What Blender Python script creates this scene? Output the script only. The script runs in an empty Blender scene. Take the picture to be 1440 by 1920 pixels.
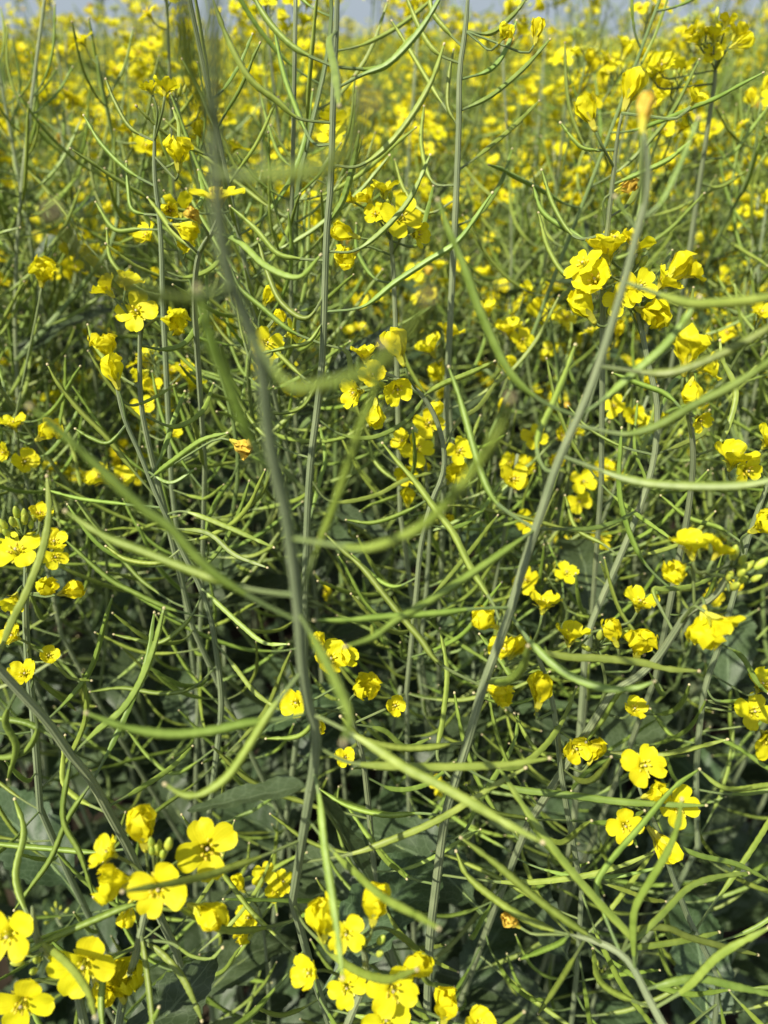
import bpy, math, random
import numpy as np
from mathutils import Vector, Matrix, Euler
random.seed(7); rng = np.random.default_rng(7)
C = bpy.context.scene
R = math.radians
# ------------------------------------------------------------------ camera
CAM_H = 1.35; PITCH = R(32.6); LENS = 26.0; FPX = 1920 * LENS / 36.0
cam = bpy.data.cameras.new('camera'); co = bpy.data.objects.new('camera', cam); C.collection.objects.link(co)
co.location = (0, 0, CAM_H); co.rotation_euler = (R(90) - PITCH, 0, 0)
cam.sensor_fit = 'VERTICAL'; cam.sensor_height = 36; cam.sensor_width = 27; cam.lens = LENS
cam.clip_start = 0.01; cam.clip_end = 3000
cam.dof.use_dof = True; cam.dof.focus_distance = 0.36; cam.dof.aperture_fstop = 7.2
C.camera = co
# ------------------------------------------------------------------ sky, sun, exposure
SUN_EL, SUN_AZ = R(52), R(228)      # azimuth from +Y, clockwise
w = bpy.data.worlds.new('World'); C.world = w; w.use_nodes = True
nt = w.node_tree; bg = nt.nodes['Background']
sky = nt.nodes.new('ShaderNodeTexSky'); sky.sky_type = 'NISHITA'; sky.sun_disc = False
sky.sun_elevation = SUN_EL; sky.sun_rotation = SUN_AZ; sky.dust_density = 0.6; sky.air_density = 1.0; sky.ozone_density = 2.5
hsw = nt.nodes.new('ShaderNodeHueSaturation'); hsw.inputs['Saturation'].default_value = 0.45      # a hazy, whitish sky
nt.links.new(sky.outputs[0], hsw.inputs['Color']); nt.links.new(hsw.outputs[0], bg.inputs[0]); bg.inputs[1].default_value = 0.105
# a low bank of blue grey haze along the skyline
tcw = nt.nodes.new('ShaderNodeTexCoord'); spw = nt.nodes.new('ShaderNodeSeparateXYZ'); nt.links.new(tcw.outputs['Generated'], spw.inputs[0])
mrw = nt.nodes.new('ShaderNodeMapRange'); mrw.interpolation_type = 'SMOOTHSTEP'; mrw.inputs[1].default_value = 0.02; mrw.inputs[2].default_value = 0.22; nt.links.new(spw.outputs[2], mrw.inputs[0])
bh = nt.nodes.new('ShaderNodeBackground'); bh.inputs[0].default_value = (0.31, 0.36, 0.41, 1); bh.inputs[1].default_value = 1.0
mw = nt.nodes.new('ShaderNodeMixShader'); nt.links.new(mrw.outputs[0], mw.inputs[0]); nt.links.new(bh.outputs[0], mw.inputs[1]); nt.links.new(bg.outputs[0], mw.inputs[2])
nt.links.new(mw.outputs[0], nt.nodes['World Output'].inputs[0])
sl = bpy.data.lights.new('sun', 'SUN'); so = bpy.data.objects.new('sun', sl); C.collection.objects.link(so)
sl.energy = 4.9; sl.angle = R(0.6); sl.color = (1.0, 0.94, 0.80)
sd = Vector((math.sin(SUN_AZ) * math.cos(SUN_EL), math.cos(SUN_AZ) * math.cos(SUN_EL), math.sin(SUN_EL)))
so.rotation_euler = sd.to_track_quat('Z', 'Y').to_euler(); so.location = sd * 20
C.view_settings.view_transform = 'Standard'; C.view_settings.look = 'None'
C.view_settings.exposure = 0.48; C.view_settings.gamma = 1
C.cycles.max_bounces = 6; C.cycles.diffuse_bounces = 3; C.cycles.transmission_bounces = 4; C.cycles.transparent_max_bounces = 4

# ------------------------------------------------------------------ materials
def new_mat(name):
    m = bpy.data.materials.new(name); m.use_nodes = True
    n = m.node_tree; b = n.nodes['Principled BSDF']
    return m, n, b
def noise_mix(n, b, c1, c2, scale, detail=3, coord='Object', strength=None, lo=0.35, hi=0.65):
    tc = n.nodes.new('ShaderNodeTexCoord'); nz = n.nodes.new('ShaderNodeTexNoise'); nz.inputs['Scale'].default_value = scale
    nz.inputs['Detail'].default_value = detail; n.links.new(tc.outputs[coord], nz.inputs['Vector'])
    mr = n.nodes.new('ShaderNodeMapRange'); mr.inputs[1].default_value = lo; mr.inputs[2].default_value = hi
    n.links.new(nz.outputs['Fac'], mr.inputs[0])
    mx = n.nodes.new('ShaderNodeMix'); mx.data_type = 'RGBA'; mx.inputs[6].default_value = (*c1, 1); mx.inputs[7].default_value = (*c2, 1)
    n.links.new(mr.outputs[0], mx.inputs[0])
    return mx.outputs[2], nz
def vary(n, col, amt=0.25, hue=0.02):
    oi = n.nodes.new('ShaderNodeObjectInfo'); hs = n.nodes.new('ShaderNodeHueSaturation')
    a = n.nodes.new('ShaderNodeMapRange'); a.inputs[3].default_value = 1 - amt; a.inputs[4].default_value = 1 + amt
    n.links.new(oi.outputs['Random'], a.inputs[0]); n.links.new(a.outputs[0], hs.inputs['Value'])
    m2 = n.nodes.new('ShaderNodeMath'); m2.operation = 'MULTIPLY'; m2.inputs[1].default_value = 7.31; n.links.new(oi.outputs['Random'], m2.inputs[0])
    fr = n.nodes.new('ShaderNodeMath'); fr.operation = 'FRACT'; n.links.new(m2.outputs[0], fr.inputs[0])
    h = n.nodes.new('ShaderNodeMapRange'); h.inputs[3].default_value = 0.5 - hue; h.inputs[4].default_value = 0.5 + hue
    n.links.new(fr.outputs[0], h.inputs[0]); n.links.new(h.outputs[0], hs.inputs['Hue'])
    n.links.new(col, hs.inputs['Color'])
    return hs.outputs[0]
def bump(n, b, src, strength, dist=0.0005):
    bp = n.nodes.new('ShaderNodeBump'); bp.inputs['Strength'].default_value = strength; bp.inputs['Distance'].default_value = dist
    n.links.new(src, bp.inputs['Height']); n.links.new(bp.outputs[0], b.inputs['Normal']); return bp
def simple(name, c1, c2, scale, rough, spec=0.4, var=0.15, hue=0.01, bs=0.3):
    m, n, b = new_mat(name)
    col, nz = noise_mix(n, b, c1, c2, scale)
    n.links.new(vary(n, col, var, hue), b.inputs['Base Color'])
    b.inputs['Roughness'].default_value = rough; b.inputs['Specular IOR Level'].default_value = spec
    if bs: bump(n, b, nz.outputs['Fac'], bs)
    return m
def ridged(name, c1, c2, rough, ridges, wscale, var, hue):      # ribbed stems and lumpy pods
    m, n, b = new_mat(name)
    col, nz = noise_mix(n, b, c1, c2, wscale, 4, lo=0.3, hi=0.7)
    uv = n.nodes.new('ShaderNodeUVMap'); sp = n.nodes.new('ShaderNodeSeparateXYZ'); n.links.new(uv.outputs[0], sp.inputs[0])
    mu = n.nodes.new('ShaderNodeMath'); mu.operation = 'MULTIPLY'; mu.inputs[1].default_value = ridges * 2 * math.pi; n.links.new(sp.outputs[0], mu.inputs[0])
    sn = n.nodes.new('ShaderNodeMath'); sn.operation = 'SINE'; n.links.new(mu.outputs[0], sn.inputs[0])
    mr = n.nodes.new('ShaderNodeMapRange'); mr.inputs[1].default_value = 0.3; mr.inputs[2].default_value = 1.0; mr.inputs[4].default_value = 0.35
    n.links.new(sn.outputs[0], mr.inputs[0])
    mx = n.nodes.new('ShaderNodeMix'); mx.data_type = 'RGBA'; n.links.new(mr.outputs[0], mx.inputs[0]); n.links.new(col, mx.inputs[6])
    mx.inputs[7].default_value = (c2[0] * 1.35, c2[1] * 1.3, c2[2] * 1.35, 1)
    n.links.new(vary(n, mx.outputs[2], var, hue), b.inputs['Base Color'])
    b.inputs['Roughness'].default_value = rough; b.inputs['Specular IOR Level'].default_value = 0.45
    ad = n.nodes.new('ShaderNodeMath'); ad.operation = 'ADD'; n.links.new(sn.outputs[0], ad.inputs[0]); n.links.new(nz.outputs['Fac'], ad.inputs[1])
    bump(n, b, ad.outputs[0], 0.5, 0.0003)
    return m
M_STEM = ridged('stem_green', (0.125, 0.185, 0.050), (0.19, 0.25, 0.080), 0.5, 7, 60, 0.18, 0.012)
M_GLAUC = ridged('stem_waxy', (0.185, 0.235, 0.115), (0.27, 0.32, 0.165), 0.55, 8, 80, 0.1, 0.008)
M_POD = ridged('pod_green', (0.142, 0.210, 0.026), (0.226, 0.305, 0.050), 0.48, 2, 130, 0.22, 0.016)
M_KNOB = simple('stigma_cream', (0.40, 0.35, 0.17), (0.55, 0.47, 0.26), 900, 0.7)
M_BUD = simple('bud_green', (0.33, 0.42, 0.05), (0.50, 0.52, 0.06), 300, 0.5)
M_SEPAL = simple('sepal_green', (0.42, 0.44, 0.04), (0.62, 0.56, 0.05), 300, 0.5)
M_ANTHER = simple('anther_yellow', (0.72, 0.56, 0.03), (0.82, 0.70, 0.06), 900, 0.8)
def petal_mat(name, c1, c2, tr):
    m, n, b = new_mat(name)
    uv = n.nodes.new('ShaderNodeUVMap'); mp = n.nodes.new('ShaderNodeMapping'); mp.inputs['Scale'].default_value = (16, 1.4, 1)
    n.links.new(uv.outputs[0], mp.inputs[0]); nz = n.nodes.new('ShaderNodeTexNoise'); nz.inputs['Scale'].default_value = 1.0; nz.inputs['Detail'].default_value = 2
    n.links.new(mp.outputs[0], nz.inputs['Vector'])
    mr = n.nodes.new('ShaderNodeMapRange'); mr.inputs[1].default_value = 0.3; mr.inputs[2].default_value = 0.6; n.links.new(nz.outputs['Fac'], mr.inputs[0])
    mx = n.nodes.new('ShaderNodeMix'); mx.data_type = 'RGBA'; mx.inputs[6].default_value = (*c1, 1); mx.inputs[7].default_value = (*c2, 1)
    n.links.new(mr.outputs[0], mx.inputs[0])
    col = vary(n, mx.outputs[2], 0.08, 0.006)
    n.links.new(col, b.inputs['Base Color']); b.inputs['Roughness'].default_value = 0.55; b.inputs['Specular IOR Level'].default_value = 0.25
    bp = bump(n, b, nz.outputs['Fac'], 0.35, 0.0004)
    t = n.nodes.new('ShaderNodeBsdfTranslucent'); n.links.new(col, t.inputs[0]); n.links.new(bp.outputs[0], t.inputs['Normal'])
    ms = n.nodes.new('ShaderNodeMixShader'); ms.inputs[0].default_value = tr
    n.links.new(b.outputs[0], ms.inputs[1]); n.links.new(t.outputs[0], ms.inputs[2]); n.links.new(ms.outputs[0], n.nodes['Material Output'].inputs[0])
    return m
M_PETAL = petal_mat('petal_yellow', (0.77, 0.70, 0.008), (0.86, 0.80, 0.016), 0.38)
M_WILT = petal_mat('petal_withered', (0.62, 0.40, 0.04), (0.80, 0.58, 0.08), 0.2)
def leaf_mat():
    m, n, b = new_mat('leaf_waxy_green')
    uv = n.nodes.new('ShaderNodeUVMap'); sp = n.nodes.new('ShaderNodeSeparateXYZ'); n.links.new(uv.outputs[0], sp.inputs[0])
    def mt(op, a, bb=None):
        k = n.nodes.new('ShaderNodeMath'); k.operation = op
        for i, v in ((0, a), (1, bb)):
            if v is None: continue
            if isinstance(v, (int, float)): k.inputs[i].default_value = v
            else: n.links.new(v, k.inputs[i])
        return k.outputs[0]
    au = mt('ABSOLUTE', mt('SUBTRACT', sp.outputs[0], 0.5))
    rib = mt('LESS_THAN', au, 0.022)
    tc = n.nodes.new('ShaderNodeTexCoord'); nz = n.nodes.new('ShaderNodeTexNoise'); nz.inputs['Scale'].default_value = 14; n.links.new(tc.outputs['Object'], nz.inputs['Vector'])
    ph = mt('ADD', mt('SUBTRACT', mt('MULTIPLY', sp.outputs[1], 8.0), mt('MULTIPLY', au, 5.0)), mt('MULTIPLY', nz.outputs['Fac'], 1.2))
    side = mt('LESS_THAN', mt('ABSOLUTE', mt('SUBTRACT', mt('FRACT', ph), 0.5)), 0.035)
    vor = n.nodes.new('ShaderNodeTexVoronoi'); vor.feature = 'DISTANCE_TO_EDGE'; vor.inputs['Scale'].default_value = 170; n.links.new(tc.outputs['Object'], vor.inputs['Vector'])
    net = mt('MULTIPLY', mt('LESS_THAN', vor.outputs['Distance'], 0.05), 0.28)
    veins = mt('MAXIMUM', mt('MAXIMUM', mt('MULTIPLY', rib, 0.9), mt('MULTIPLY', side, 0.55)), net)
    nz2 = n.nodes.new('ShaderNodeTexNoise'); nz2.inputs['Scale'].default_value = 30; nz2.inputs['Detail'].default_value = 4; n.links.new(tc.outputs['Object'], nz2.inputs['Vector'])
    mx = n.nodes.new('ShaderNodeMix'); mx.data_type = 'RGBA'; mx.inputs[6].default_value = (0.036, 0.064, 0.022, 1); mx.inputs[7].default_value = (0.068, 0.105, 0.042, 1)
    n.links.new(nz2.outputs['Fac'], mx.inputs[0])
    m2 = n.nodes.new('ShaderNodeMix'); m2.data_type = 'RGBA'; n.links.new(veins, m2.inputs[0]); n.links.new(mx.outputs[2], m2.inputs[6]); m2.inputs[7].default_value = (0.13, 0.185, 0.09, 1)
    col = vary(n, m2.outputs[2], 0.25, 0.015)
    n.links.new(col, b.inputs['Base Color']); b.inputs['Roughness'].default_value = 0.48; b.inputs['Specular IOR Level'].default_value = 0.45
    ad = mt('SUBTRACT', nz2.outputs['Fac'], mt('MULTIPLY', veins, 0.8))
    bump(n, b, ad, 0.5, 0.001)
    t = n.nodes.new('ShaderNodeBsdfTranslucent'); n.links.new(col, t.inputs[0])
    ms = n.nodes.new('ShaderNodeMixShader'); ms.inputs[0].default_value = 0.22
    n.links.new(b.outputs[0], ms.inputs[1]); n.links.new(t.outputs[0], ms.inputs[2]); n.links.new(ms.outputs[0], n.nodes['Material Output'].inputs[0])
    return m
M_LEAF = leaf_mat()
M_SOIL = simple('soil_brown', (0.018, 0.014, 0.009), (0.045, 0.034, 0.022), 9, 0.95, 0.1, 0, 0, 0)
MATS = [M_STEM, M_GLAUC, M_POD, M_KNOB, M_BUD, M_SEPAL, M_ANTHER, M_PETAL, M_WILT, M_LEAF, M_SOIL]
STEM, GLAUC, POD, KNOB, BUD, SEPAL, ANTHER, PETAL, WILT, LEAF, SOIL = range(11)

# ------------------------------------------------------------------ geometry: (verts, quads, tris, uv, quad mats, tri mats)
class Geo:
    def __init__(s): s.V = []; s.Q = []; s.T = []; s.U = []; s.QM = []; s.TM = []; s.n = 0
    def add(s, v, q, t, u, qm, tm):
        v = np.asarray(v, float)
        s.V.append(v); s.U.append(np.asarray(u, float))
        if len(q): s.Q.append(np.asarray(q, int) + s.n); s.QM.append(np.asarray(qm, int))
        if len(t): s.T.append(np.asarray(t, int) + s.n); s.TM.append(np.asarray(tm, int))
        s.n += len(v); return s
    def pack(s):
        V = np.concatenate(s.V); U = np.concatenate(s.U)
        Q = np.concatenate(s.Q) if s.Q else np.zeros((0, 4), int); T = np.concatenate(s.T) if s.T else np.zeros((0, 3), int)
        QM = np.concatenate(s.QM) if s.QM else np.zeros(0, int); TM = np.concatenate(s.TM) if s.TM else np.zeros(0, int)
        return V, Q, T, U, QM, TM
    def addp(s, p, mat=None):
        V = p[0]
        if mat is not None: V = V @ mat[:3, :3].T + mat[:3, 3]
        return s.add(V, p[1], p[2], p[3], p[4], p[5])
def mesh_of(name, p, origin=(0, 0, 0)):
    V, Q, T, U, QM, TM = p
    me = bpy.data.meshes.new(name); nq, ntt = len(Q), len(T)
    me.vertices.add(len(V)); me.vertices.foreach_set('co', (V - np.array(origin)).astype(np.float32).ravel())
    loops = np.concatenate([Q.ravel(), T.ravel()]).astype(np.int32)
    me.loops.add(len(loops)); me.loops.foreach_set('vertex_index', loops)
    me.polygons.add(nq + ntt)
    me.polygons.foreach_set('loop_start', np.concatenate([np.arange(nq) * 4, nq * 4 + np.arange(ntt) * 3]).astype(np.int32))
    mm = np.concatenate([QM, TM]).astype(np.int32); used = np.unique(mm)
    for k in used: me.materials.append(MATS[k])
    remap = {k: i for i, k in enumerate(used)}
    me.polygons.foreach_set('material_index', np.array([remap[k] for k in mm], dtype=np.int32))
    me.polygons.foreach_set('use_smooth', np.ones(nq + ntt, dtype=bool))
    uvl = me.uv_layers.new(name='UVMap'); uvl.data.foreach_set('uv', U[loops].astype(np.float32).ravel())
    me.update(calc_edges=True); me.validate()
    return me
def tube(path, rad, sides, mat, cap=True):      # mat: int or one per segment
    P = np.asarray(path, float); n = len(P); rad = np.broadcast_to(np.asarray(rad, float), (n,))
    T = np.gradient(P, axis=0); T /= np.linalg.norm(T, axis=1)[:, None] + 1e-12
    a = np.array([0, 0, 1.0]) if abs(T[0][2]) < 0.9 else np.array([1.0, 0, 0])
    N = np.cross(T[0], a); N /= np.linalg.norm(N); Ns = [N]
    for i in range(1, n):
        N = N - T[i] * np.dot(N, T[i]); N /= np.linalg.norm(N) + 1e-12; Ns.append(N)
    Ns = np.array(Ns); B = np.cross(T, Ns)
    th = np.arange(sides + 1) / sides * 2 * math.pi
    V = P[:, None, :] + rad[:, None, None] * (np.cos(th)[None, :, None] * Ns[:, None, :] + np.sin(th)[None, :, None] * B[:, None, :])
    ar = np.concatenate([[0], np.cumsum(np.linalg.norm(np.diff(P, axis=0), axis=1))])
    U = np.stack([np.broadcast_to(np.arange(sides + 1) / sides, (n, sides + 1)), np.broadcast_to((ar * 20)[:, None], (n, sides + 1))], -1)
    S1 = sides + 1
    i, j = np.meshgrid(np.arange(n - 1), np.arange(sides), indexing='ij'); b = (i * S1 + j).ravel()
    Q = np.stack([b, b + 1, b + 1 + S1, b + S1], 1)
    mseg = np.broadcast_to(np.asarray(mat), (n - 1,)); QM = np.repeat(mseg, sides)
    V = V.reshape(-1, 3); U = U.reshape(-1, 2); Tt = np.zeros((0, 3), int); TM = np.zeros(0, int)
    if cap:
        c0 = len(V); V = np.vstack([V, P[0], P[-1]]); U = np.vstack([U, [0.5, 0], [0.5, 1]])
        k = np.arange(sides); e = (n - 1) * S1
        Tt = np.vstack([np.stack([np.full(sides, c0), k + 1, k], 1), np.stack([np.full(sides, c0 + 1), e + k, e + k + 1], 1)])
        TM = np.concatenate([np.full(sides, mseg[0]), np.full(sides, mseg[-1])])
    return V, Q, Tt, U, QM, TM
def resample(P, n):
    P = np.asarray(P, float)
    if len(P) == 2: return P[0] + (P[1] - P[0]) * np.linspace(0, 1, n)[:, None]
    E = np.vstack([2 * P[0] - P[1], P, 2 * P[-1] - P[-2]]); out = []      # catmull-rom
    for k in range(len(P) - 1):
        p0, p1, p2, p3 = E[k:k + 4]; t = np.linspace(0, 1, 12, endpoint=False)[:, None]
        out.append(0.5 * (2 * p1 + (p2 - p0) * t + (2 * p0 - 5 * p1 + 4 * p2 - p3) * t**2 + (3 * p1 - p0 - 3 * p2 + p3) * t**3))
    D = np.vstack(out + [P[-1:]]); s = np.concatenate([[0], np.cumsum(np.linalg.norm(np.diff(D, axis=0), axis=1))])
    q = np.linspace(0, s[-1], n); return np.stack([np.interp(q, s, D[:, k]) for k in range(D.shape[1])], 1)
def grid(P, U, mat):                              # P: (a, b, 3)
    a, b = P.shape[:2]; i, j = np.meshgrid(np.arange(a - 1), np.arange(b - 1), indexing='ij'); k = (i * b + j).ravel()
    Q = np.stack([k, k + 1, k + 1 + b, k + b], 1)
    return P.reshape(-1, 3), Q, np.zeros((0, 3), int), U.reshape(-1, 2), np.full(len(Q), mat), np.zeros(0, int)
def pod_geo(path, hi=True, ped=0.24, rmax=0.0021, knob=True, bend=None):
    n = 46 if hi else 9; P = resample(path, n); s = np.linspace(0, 1, n); beak = 0.86
    r = np.zeros(n)
    for i, t in enumerate(s):
        if t < ped: r[i] = 0.00062 + 0.0002 * max(0, (t / ped - 0.7) / 0.3)
        elif t < beak:
            u = (t - ped) / (beak - ped); r[i] = 0.68 * rmax * (0.55 + 0.45 * min(1, u / 0.12)) * (1 if u < 0.8 else 1 - 0.42 * (u - 0.8) / 0.2)
            if hi: r[i] *= 1 + 0.075 * math.sin(u * 70 + 1.5 * math.sin(u * 9))
        else: r[i] = rmax * 0.40 * (1 - (t - beak) / (1 - beak)) + 0.00042
    g = Geo(); mats = np.where(s[:-1] < ped - 0.02, STEM, POD)
    g.addp(tube(P, r, 9 if hi else 4, mats))
    if knob and hi:
        d = P[-1] - P[-2]; d /= np.linalg.norm(d)
        g.addp(tube([P[-1] - d * 0.0003, P[-1] + d * 0.0002, P[-1] + d * 0.0008, P[-1] + d * 0.0012], [0.0004, 0.00068, 0.00065, 0.0003], 6, KNOB))
    return g.pack()
def petal_geo(openang, nu, nv, crinkle=0.0, mat=PETAL, L=0.0125, W=0.0043, seed=0):
    r = np.random.default_rng(seed); v = np.linspace(0, 1, nv); u = np.linspace(-1, 1, nu)
    bend = r.normal(0, 4)
    th = np.radians(6 + (openang + bend - 6) * np.clip((v - 0.18) / 0.3, 0, 1)**1.2 + (10 + r.normal(0, 9)) * np.clip((v - 0.6) / 0.4, 0, 1)**2)
    ds = L / (nv - 1); x = np.concatenate([[0.0], np.cumsum(np.sin(th[1:]) * ds)]) + 0.0006; z = np.concatenate([[0.0], np.cumsum(np.cos(th[1:]) * ds)])
    blade = np.clip((v - 0.22) / 0.78, 0, 1)
    wv = 0.0007 + W * np.sin(np.clip(blade, 0, 1)**0.75 * math.pi * 0.5 + 0)**0.9 * np.sqrt(np.clip(1 - np.clip((blade - 0.52) / 0.48, 0, 1)**2.6, 0, 1))
    wv[-1] = W * 0.33
    P = np.zeros((nv, nu, 3))
    cup = 0.0011 * blade; notch = 0.00035
    ph = r.uniform(0, 6, 4)
    for i in range(nv):
        yy = wv[i] * u
        nx, nz = -math.cos(th[i]), math.sin(th[i])
        h = cup[i] * (u**2) * (1.0 if openang > 40 else 2.2) + (0.00018 + crinkle) * blade[i] * (np.sin(u * 5 + ph[0] + v[i] * 7) + np.sin(v[i] * 17 + ph[1] + u * 3))
        crease = -0.0002 * np.exp(-(u / 0.15)**2) * blade[i]
        P[i, :, 0] = x[i] + nx * (h + crease) - (notch * np.exp(-(u / 0.3)**2) if i == nv - 1 else 0); P[i, :, 1] = yy; P[i, :, 2] = z[i] + nz * (h + crease)
        if crinkle: P[i, :, 1] += crinkle * 1.2 * np.sin(v[i] * 11 + ph[2]) * blade[i]
        P[i, :, 1] += 0.0 if not crinkle else 0
    U = np.stack(np.meshgrid((u + 1) / 2, v, indexing='xy'), -1)
    return grid(P, U, mat)
def rotz(a): return np.array([[math.cos(a), -math.sin(a), 0, 0], [math.sin(a), math.cos(a), 0, 0], [0, 0, 1, 0], [0, 0, 0, 1.0]])
PET_AZ = [R(40), R(140), R(220), R(320)]
def centre_geo(openang, hi):
    g = Geo(); k = 3 if not hi else 5
    for a in (0, 90, 180, 270):                   # sepals
        sv = np.linspace(0, 1, 4); tilt = R(14 if openang < 50 else 38); su = np.linspace(-1, 1, 3)
        P = np.zeros((4, 3, 3)); wd = np.array([0.0008, 0.0012, 0.001, 0.0003])
        for i in range(4):
            P[i, :, 0] = 0.0008 + math.sin(tilt * (0.3 + sv[i])) * sv[i] * 0.0065; P[i, :, 2] = math.cos(tilt * (0.3 + sv[i])) * sv[i] * 0.0065; P[i, :, 1] = wd[i] * su
        U = np.stack(np.meshgrid((su + 1) / 2, sv, indexing='xy'), -1)
        g.addp(grid(P, U, SEPAL), rotz(R(a)))
    g.addp(tube([(0, 0, -0.0012), (0, 0, 0), (0, 0, 0.001)], [0.0006, 0.0011, 0.0008], k + 1, SEPAL))
    if openang > 25:
        g.addp(tube([(0, 0, 0), (0, 0, 0.0045), (0.0002, 0, 0.0058)], [0.0006, 0.0006, 0.0004], k, SEPAL))
        if hi:
            g.addp(tube([(0.0002, 0, 0.0056), (0.0002, 0, 0.0063)], [0.0007, 0.0006], k, KNOB))
        for i, a in enumerate((20, 80, 160, 200, 260, 340)):
            o = 0.0017 if i % 3 else 0.0024; h = 0.0058 if i % 3 else 0.0046; c, s = math.cos(R(a)), math.sin(R(a))
            if hi: g.addp(tube([(c * 0.0006, s * 0.0006, 0), (c * o * 0.7, s * o * 0.7, h * 0.6), (c * o, s * o, h)], 0.00018, 3, SEPAL, False))
            g.addp(tube([(c * o, s * o, h - 0.0003), (c * o * 1.12, s * o * 1.12, h + 0.0006), (c * o * 1.45, s * o * 1.45, h + 0.0013)], [0.0004, 0.0006, 0.0003], 4 if hi else 3, ANTHER))
    return g.pack()
FT = {'open': (84, 0.0, PETAL), 'half': (56, 0.0003, PETAL), 'closed': (13, 0.0005, PETAL), 'wilt': (30, 0.0012, PETAL), 'dry': (16, 0.0013, WILT), 'tan': (7, 0.00035, WILT)}
def flower_full(kind, hi, seed, ped=None):        # one mesh; origin at pedicel base, flower along +X then up
    oa, cr, mt = FT[kind]; r = np.random.default_rng(seed); g = Geo()
    L = r.uniform(0.012, 0.019); up = r.uniform(0.35, 1.1); end = np.array([L * math.cos(up), r.normal(0, 0.002), L * math.sin(up)])
    dr = np.array([math.cos(up + 0.35), r.normal(0, 0.2), math.sin(up + 0.35)])
    if kind in ('wilt', 'dry'): dr = np.array([math.cos(0.1), r.normal(0, 0.3), r.uniform(-0.5, 0.5)])
    dr /= np.linalg.norm(dr)
    g.addp(tube(resample([(0, 0, 0), end * 0.5 + np.array([0.002, 0, -0.0015]), end], 6 if hi else 3), 0.00055, 5 if hi else 3, STEM, False))
    q = Vector(dr).to_track_quat('Z', 'Y').to_matrix().to_4x4(); m = np.array(Matrix.Translation(Vector(end)) @ q); m[:3, :3] *= r.uniform(0.9, 1.12)
    g.addp(centre_geo(oa, hi), m)
    for i, a in enumerate(PET_AZ):
        g.addp(petal_geo(oa, 7 if hi else 3, 8 if hi else 4, cr, mt, L=(0.0085 if kind == 'dry' else 0.0125) * r.uniform(0.92, 1.05), seed=seed * 10 + i), m @ rotz(a + r.normal(0, 0.07)))
    return g.pack()
def bud_geo(hi, scale=1.0):
    v = [(0, 0, 0), (0, 0, 0.0006), (0, 0, 0.002), (0, 0, 0.004), (0, 0, 0.0055), (0, 0, 0.0063)]
    return tube(np.array(v) * scale, np.array([0.0005, 0.0011, 0.0015, 0.0014, 0.0008, 0.0002]) * scale, 7 if hi else 4, BUD)
def bud_cluster(hi, seed, n=9):
    r = np.random.default_rng(seed); g = Geo()
    for i in range(n):
        a = i * 2.4; o = 0.0013 * math.sqrt(i) * 1.6; h = 0.007 - 0.0007 * i + r.normal(0, 0.0006); ln = math.atan2(o, 0.008)
        b = np.array([o * math.cos(a) * 1.3, o * math.sin(a) * 1.3, h])
        g.addp(tube([(0, 0, -0.002), b * 0.6, b], 0.00045, 3, STEM, False))
        q = Vector((math.cos(a) * math.sin(ln), math.sin(a) * math.sin(ln), math.cos(ln))).to_track_quat('Z', 'Y').to_matrix().to_4x4()
        g.addp(bud_geo(hi, 0.55 + 0.05 * i), np.array(Matrix.Translation(Vector(b)) @ q))
    return g.pack()
def leaf_geo(L, W, seed, hi=True, droop=0.7, petiole=0.15, shape='lower', path=None):
    r = np.random.default_rng(seed); nv, nu = (34, 11) if hi else (8, 4); v = np.linspace(0, 1, nv); u = np.linspace(-1, 1, nu)
    if path is None:
        el0 = R(r.uniform(25, 60)); a = el0 - droop * v * 1.8; ds = L / (nv - 1)
        x = np.concatenate([[0], np.cumsum(np.cos(a[1:]) * ds)]); z = np.concatenate([[0], np.cumsum(np.sin(a[1:]) * ds)]); c = np.stack([x, r.normal(0, 0.08) * L * v**2, z], 1)
    else: c = resample(path, nv)
    T = np.gradient(c, axis=0); T /= np.linalg.norm(T, axis=1)[:, None]
    S = np.cross(np.array([0, 0, 1.0]), T); S /= np.linalg.norm(S, axis=1)[:, None] + 1e-9; N = np.cross(T, S)
    if shape == 'lower': prof = np.where(v < petiole, 0.06, 0.06 + 0.94 * np.sin(np.clip((v - petiole) / (1 - petiole), 0, 1)**0.8 * math.pi)**0.75)
    else: prof = 0.75 * np.sqrt(np.clip(1 - v, 0, 1)) * (0.75 + 0.35 * np.sin(v * 3.0)) + 0.02
    prof[-1] = 0.015
    ph = r.uniform(0, 6, 6); twist = r.normal(0, 0.35)
    P = np.zeros((nv, nu, 3))
    for i in range(nv):
        wob = 1 + (0.20 * ((v[i] * 13 + ph[0]) % 1.0 - 0.5) if hi and 0.2 < v[i] < 0.97 else 0) + 0.10 * math.sin(v[i] * 9 + ph[1])
        lateral = W * 0.5 * prof[i] * wob * u
        edge = np.abs(u)**2
        h = W * (0.16 * np.abs(u) * (0.4 + 0.6 * prof[i]) + 0.07 * edge * np.sin(v[i] * 16 + ph[2] + np.sign(u) * ph[3]) + 0.025 * np.sin(v[i] * 30 + ph[4] + u * 4)) * prof[i]
        tw = twist * v[i]
        s2 = S[i] * math.cos(tw) + N[i] * math.sin(tw); n2 = N[i] * math.cos(tw) - S[i] * math.sin(tw)
        P[i] = c[i] + lateral[:, None] * s2 + h[:, None] * n2
    U = np.stack(np.meshgrid((u + 1) / 2, v, indexing='xy'), -1)
    g = Geo(); g.addp(grid(P, U, LEAF))
    k = int(nv * 0.75); g.addp(tube(c[:k] - N[:k] * 0.0012, np.linspace(0.0022, 0.0006, k) * (W / 0.06)**0.5, 5 if hi else 3, STEM, False))
    return g.pack()

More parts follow.
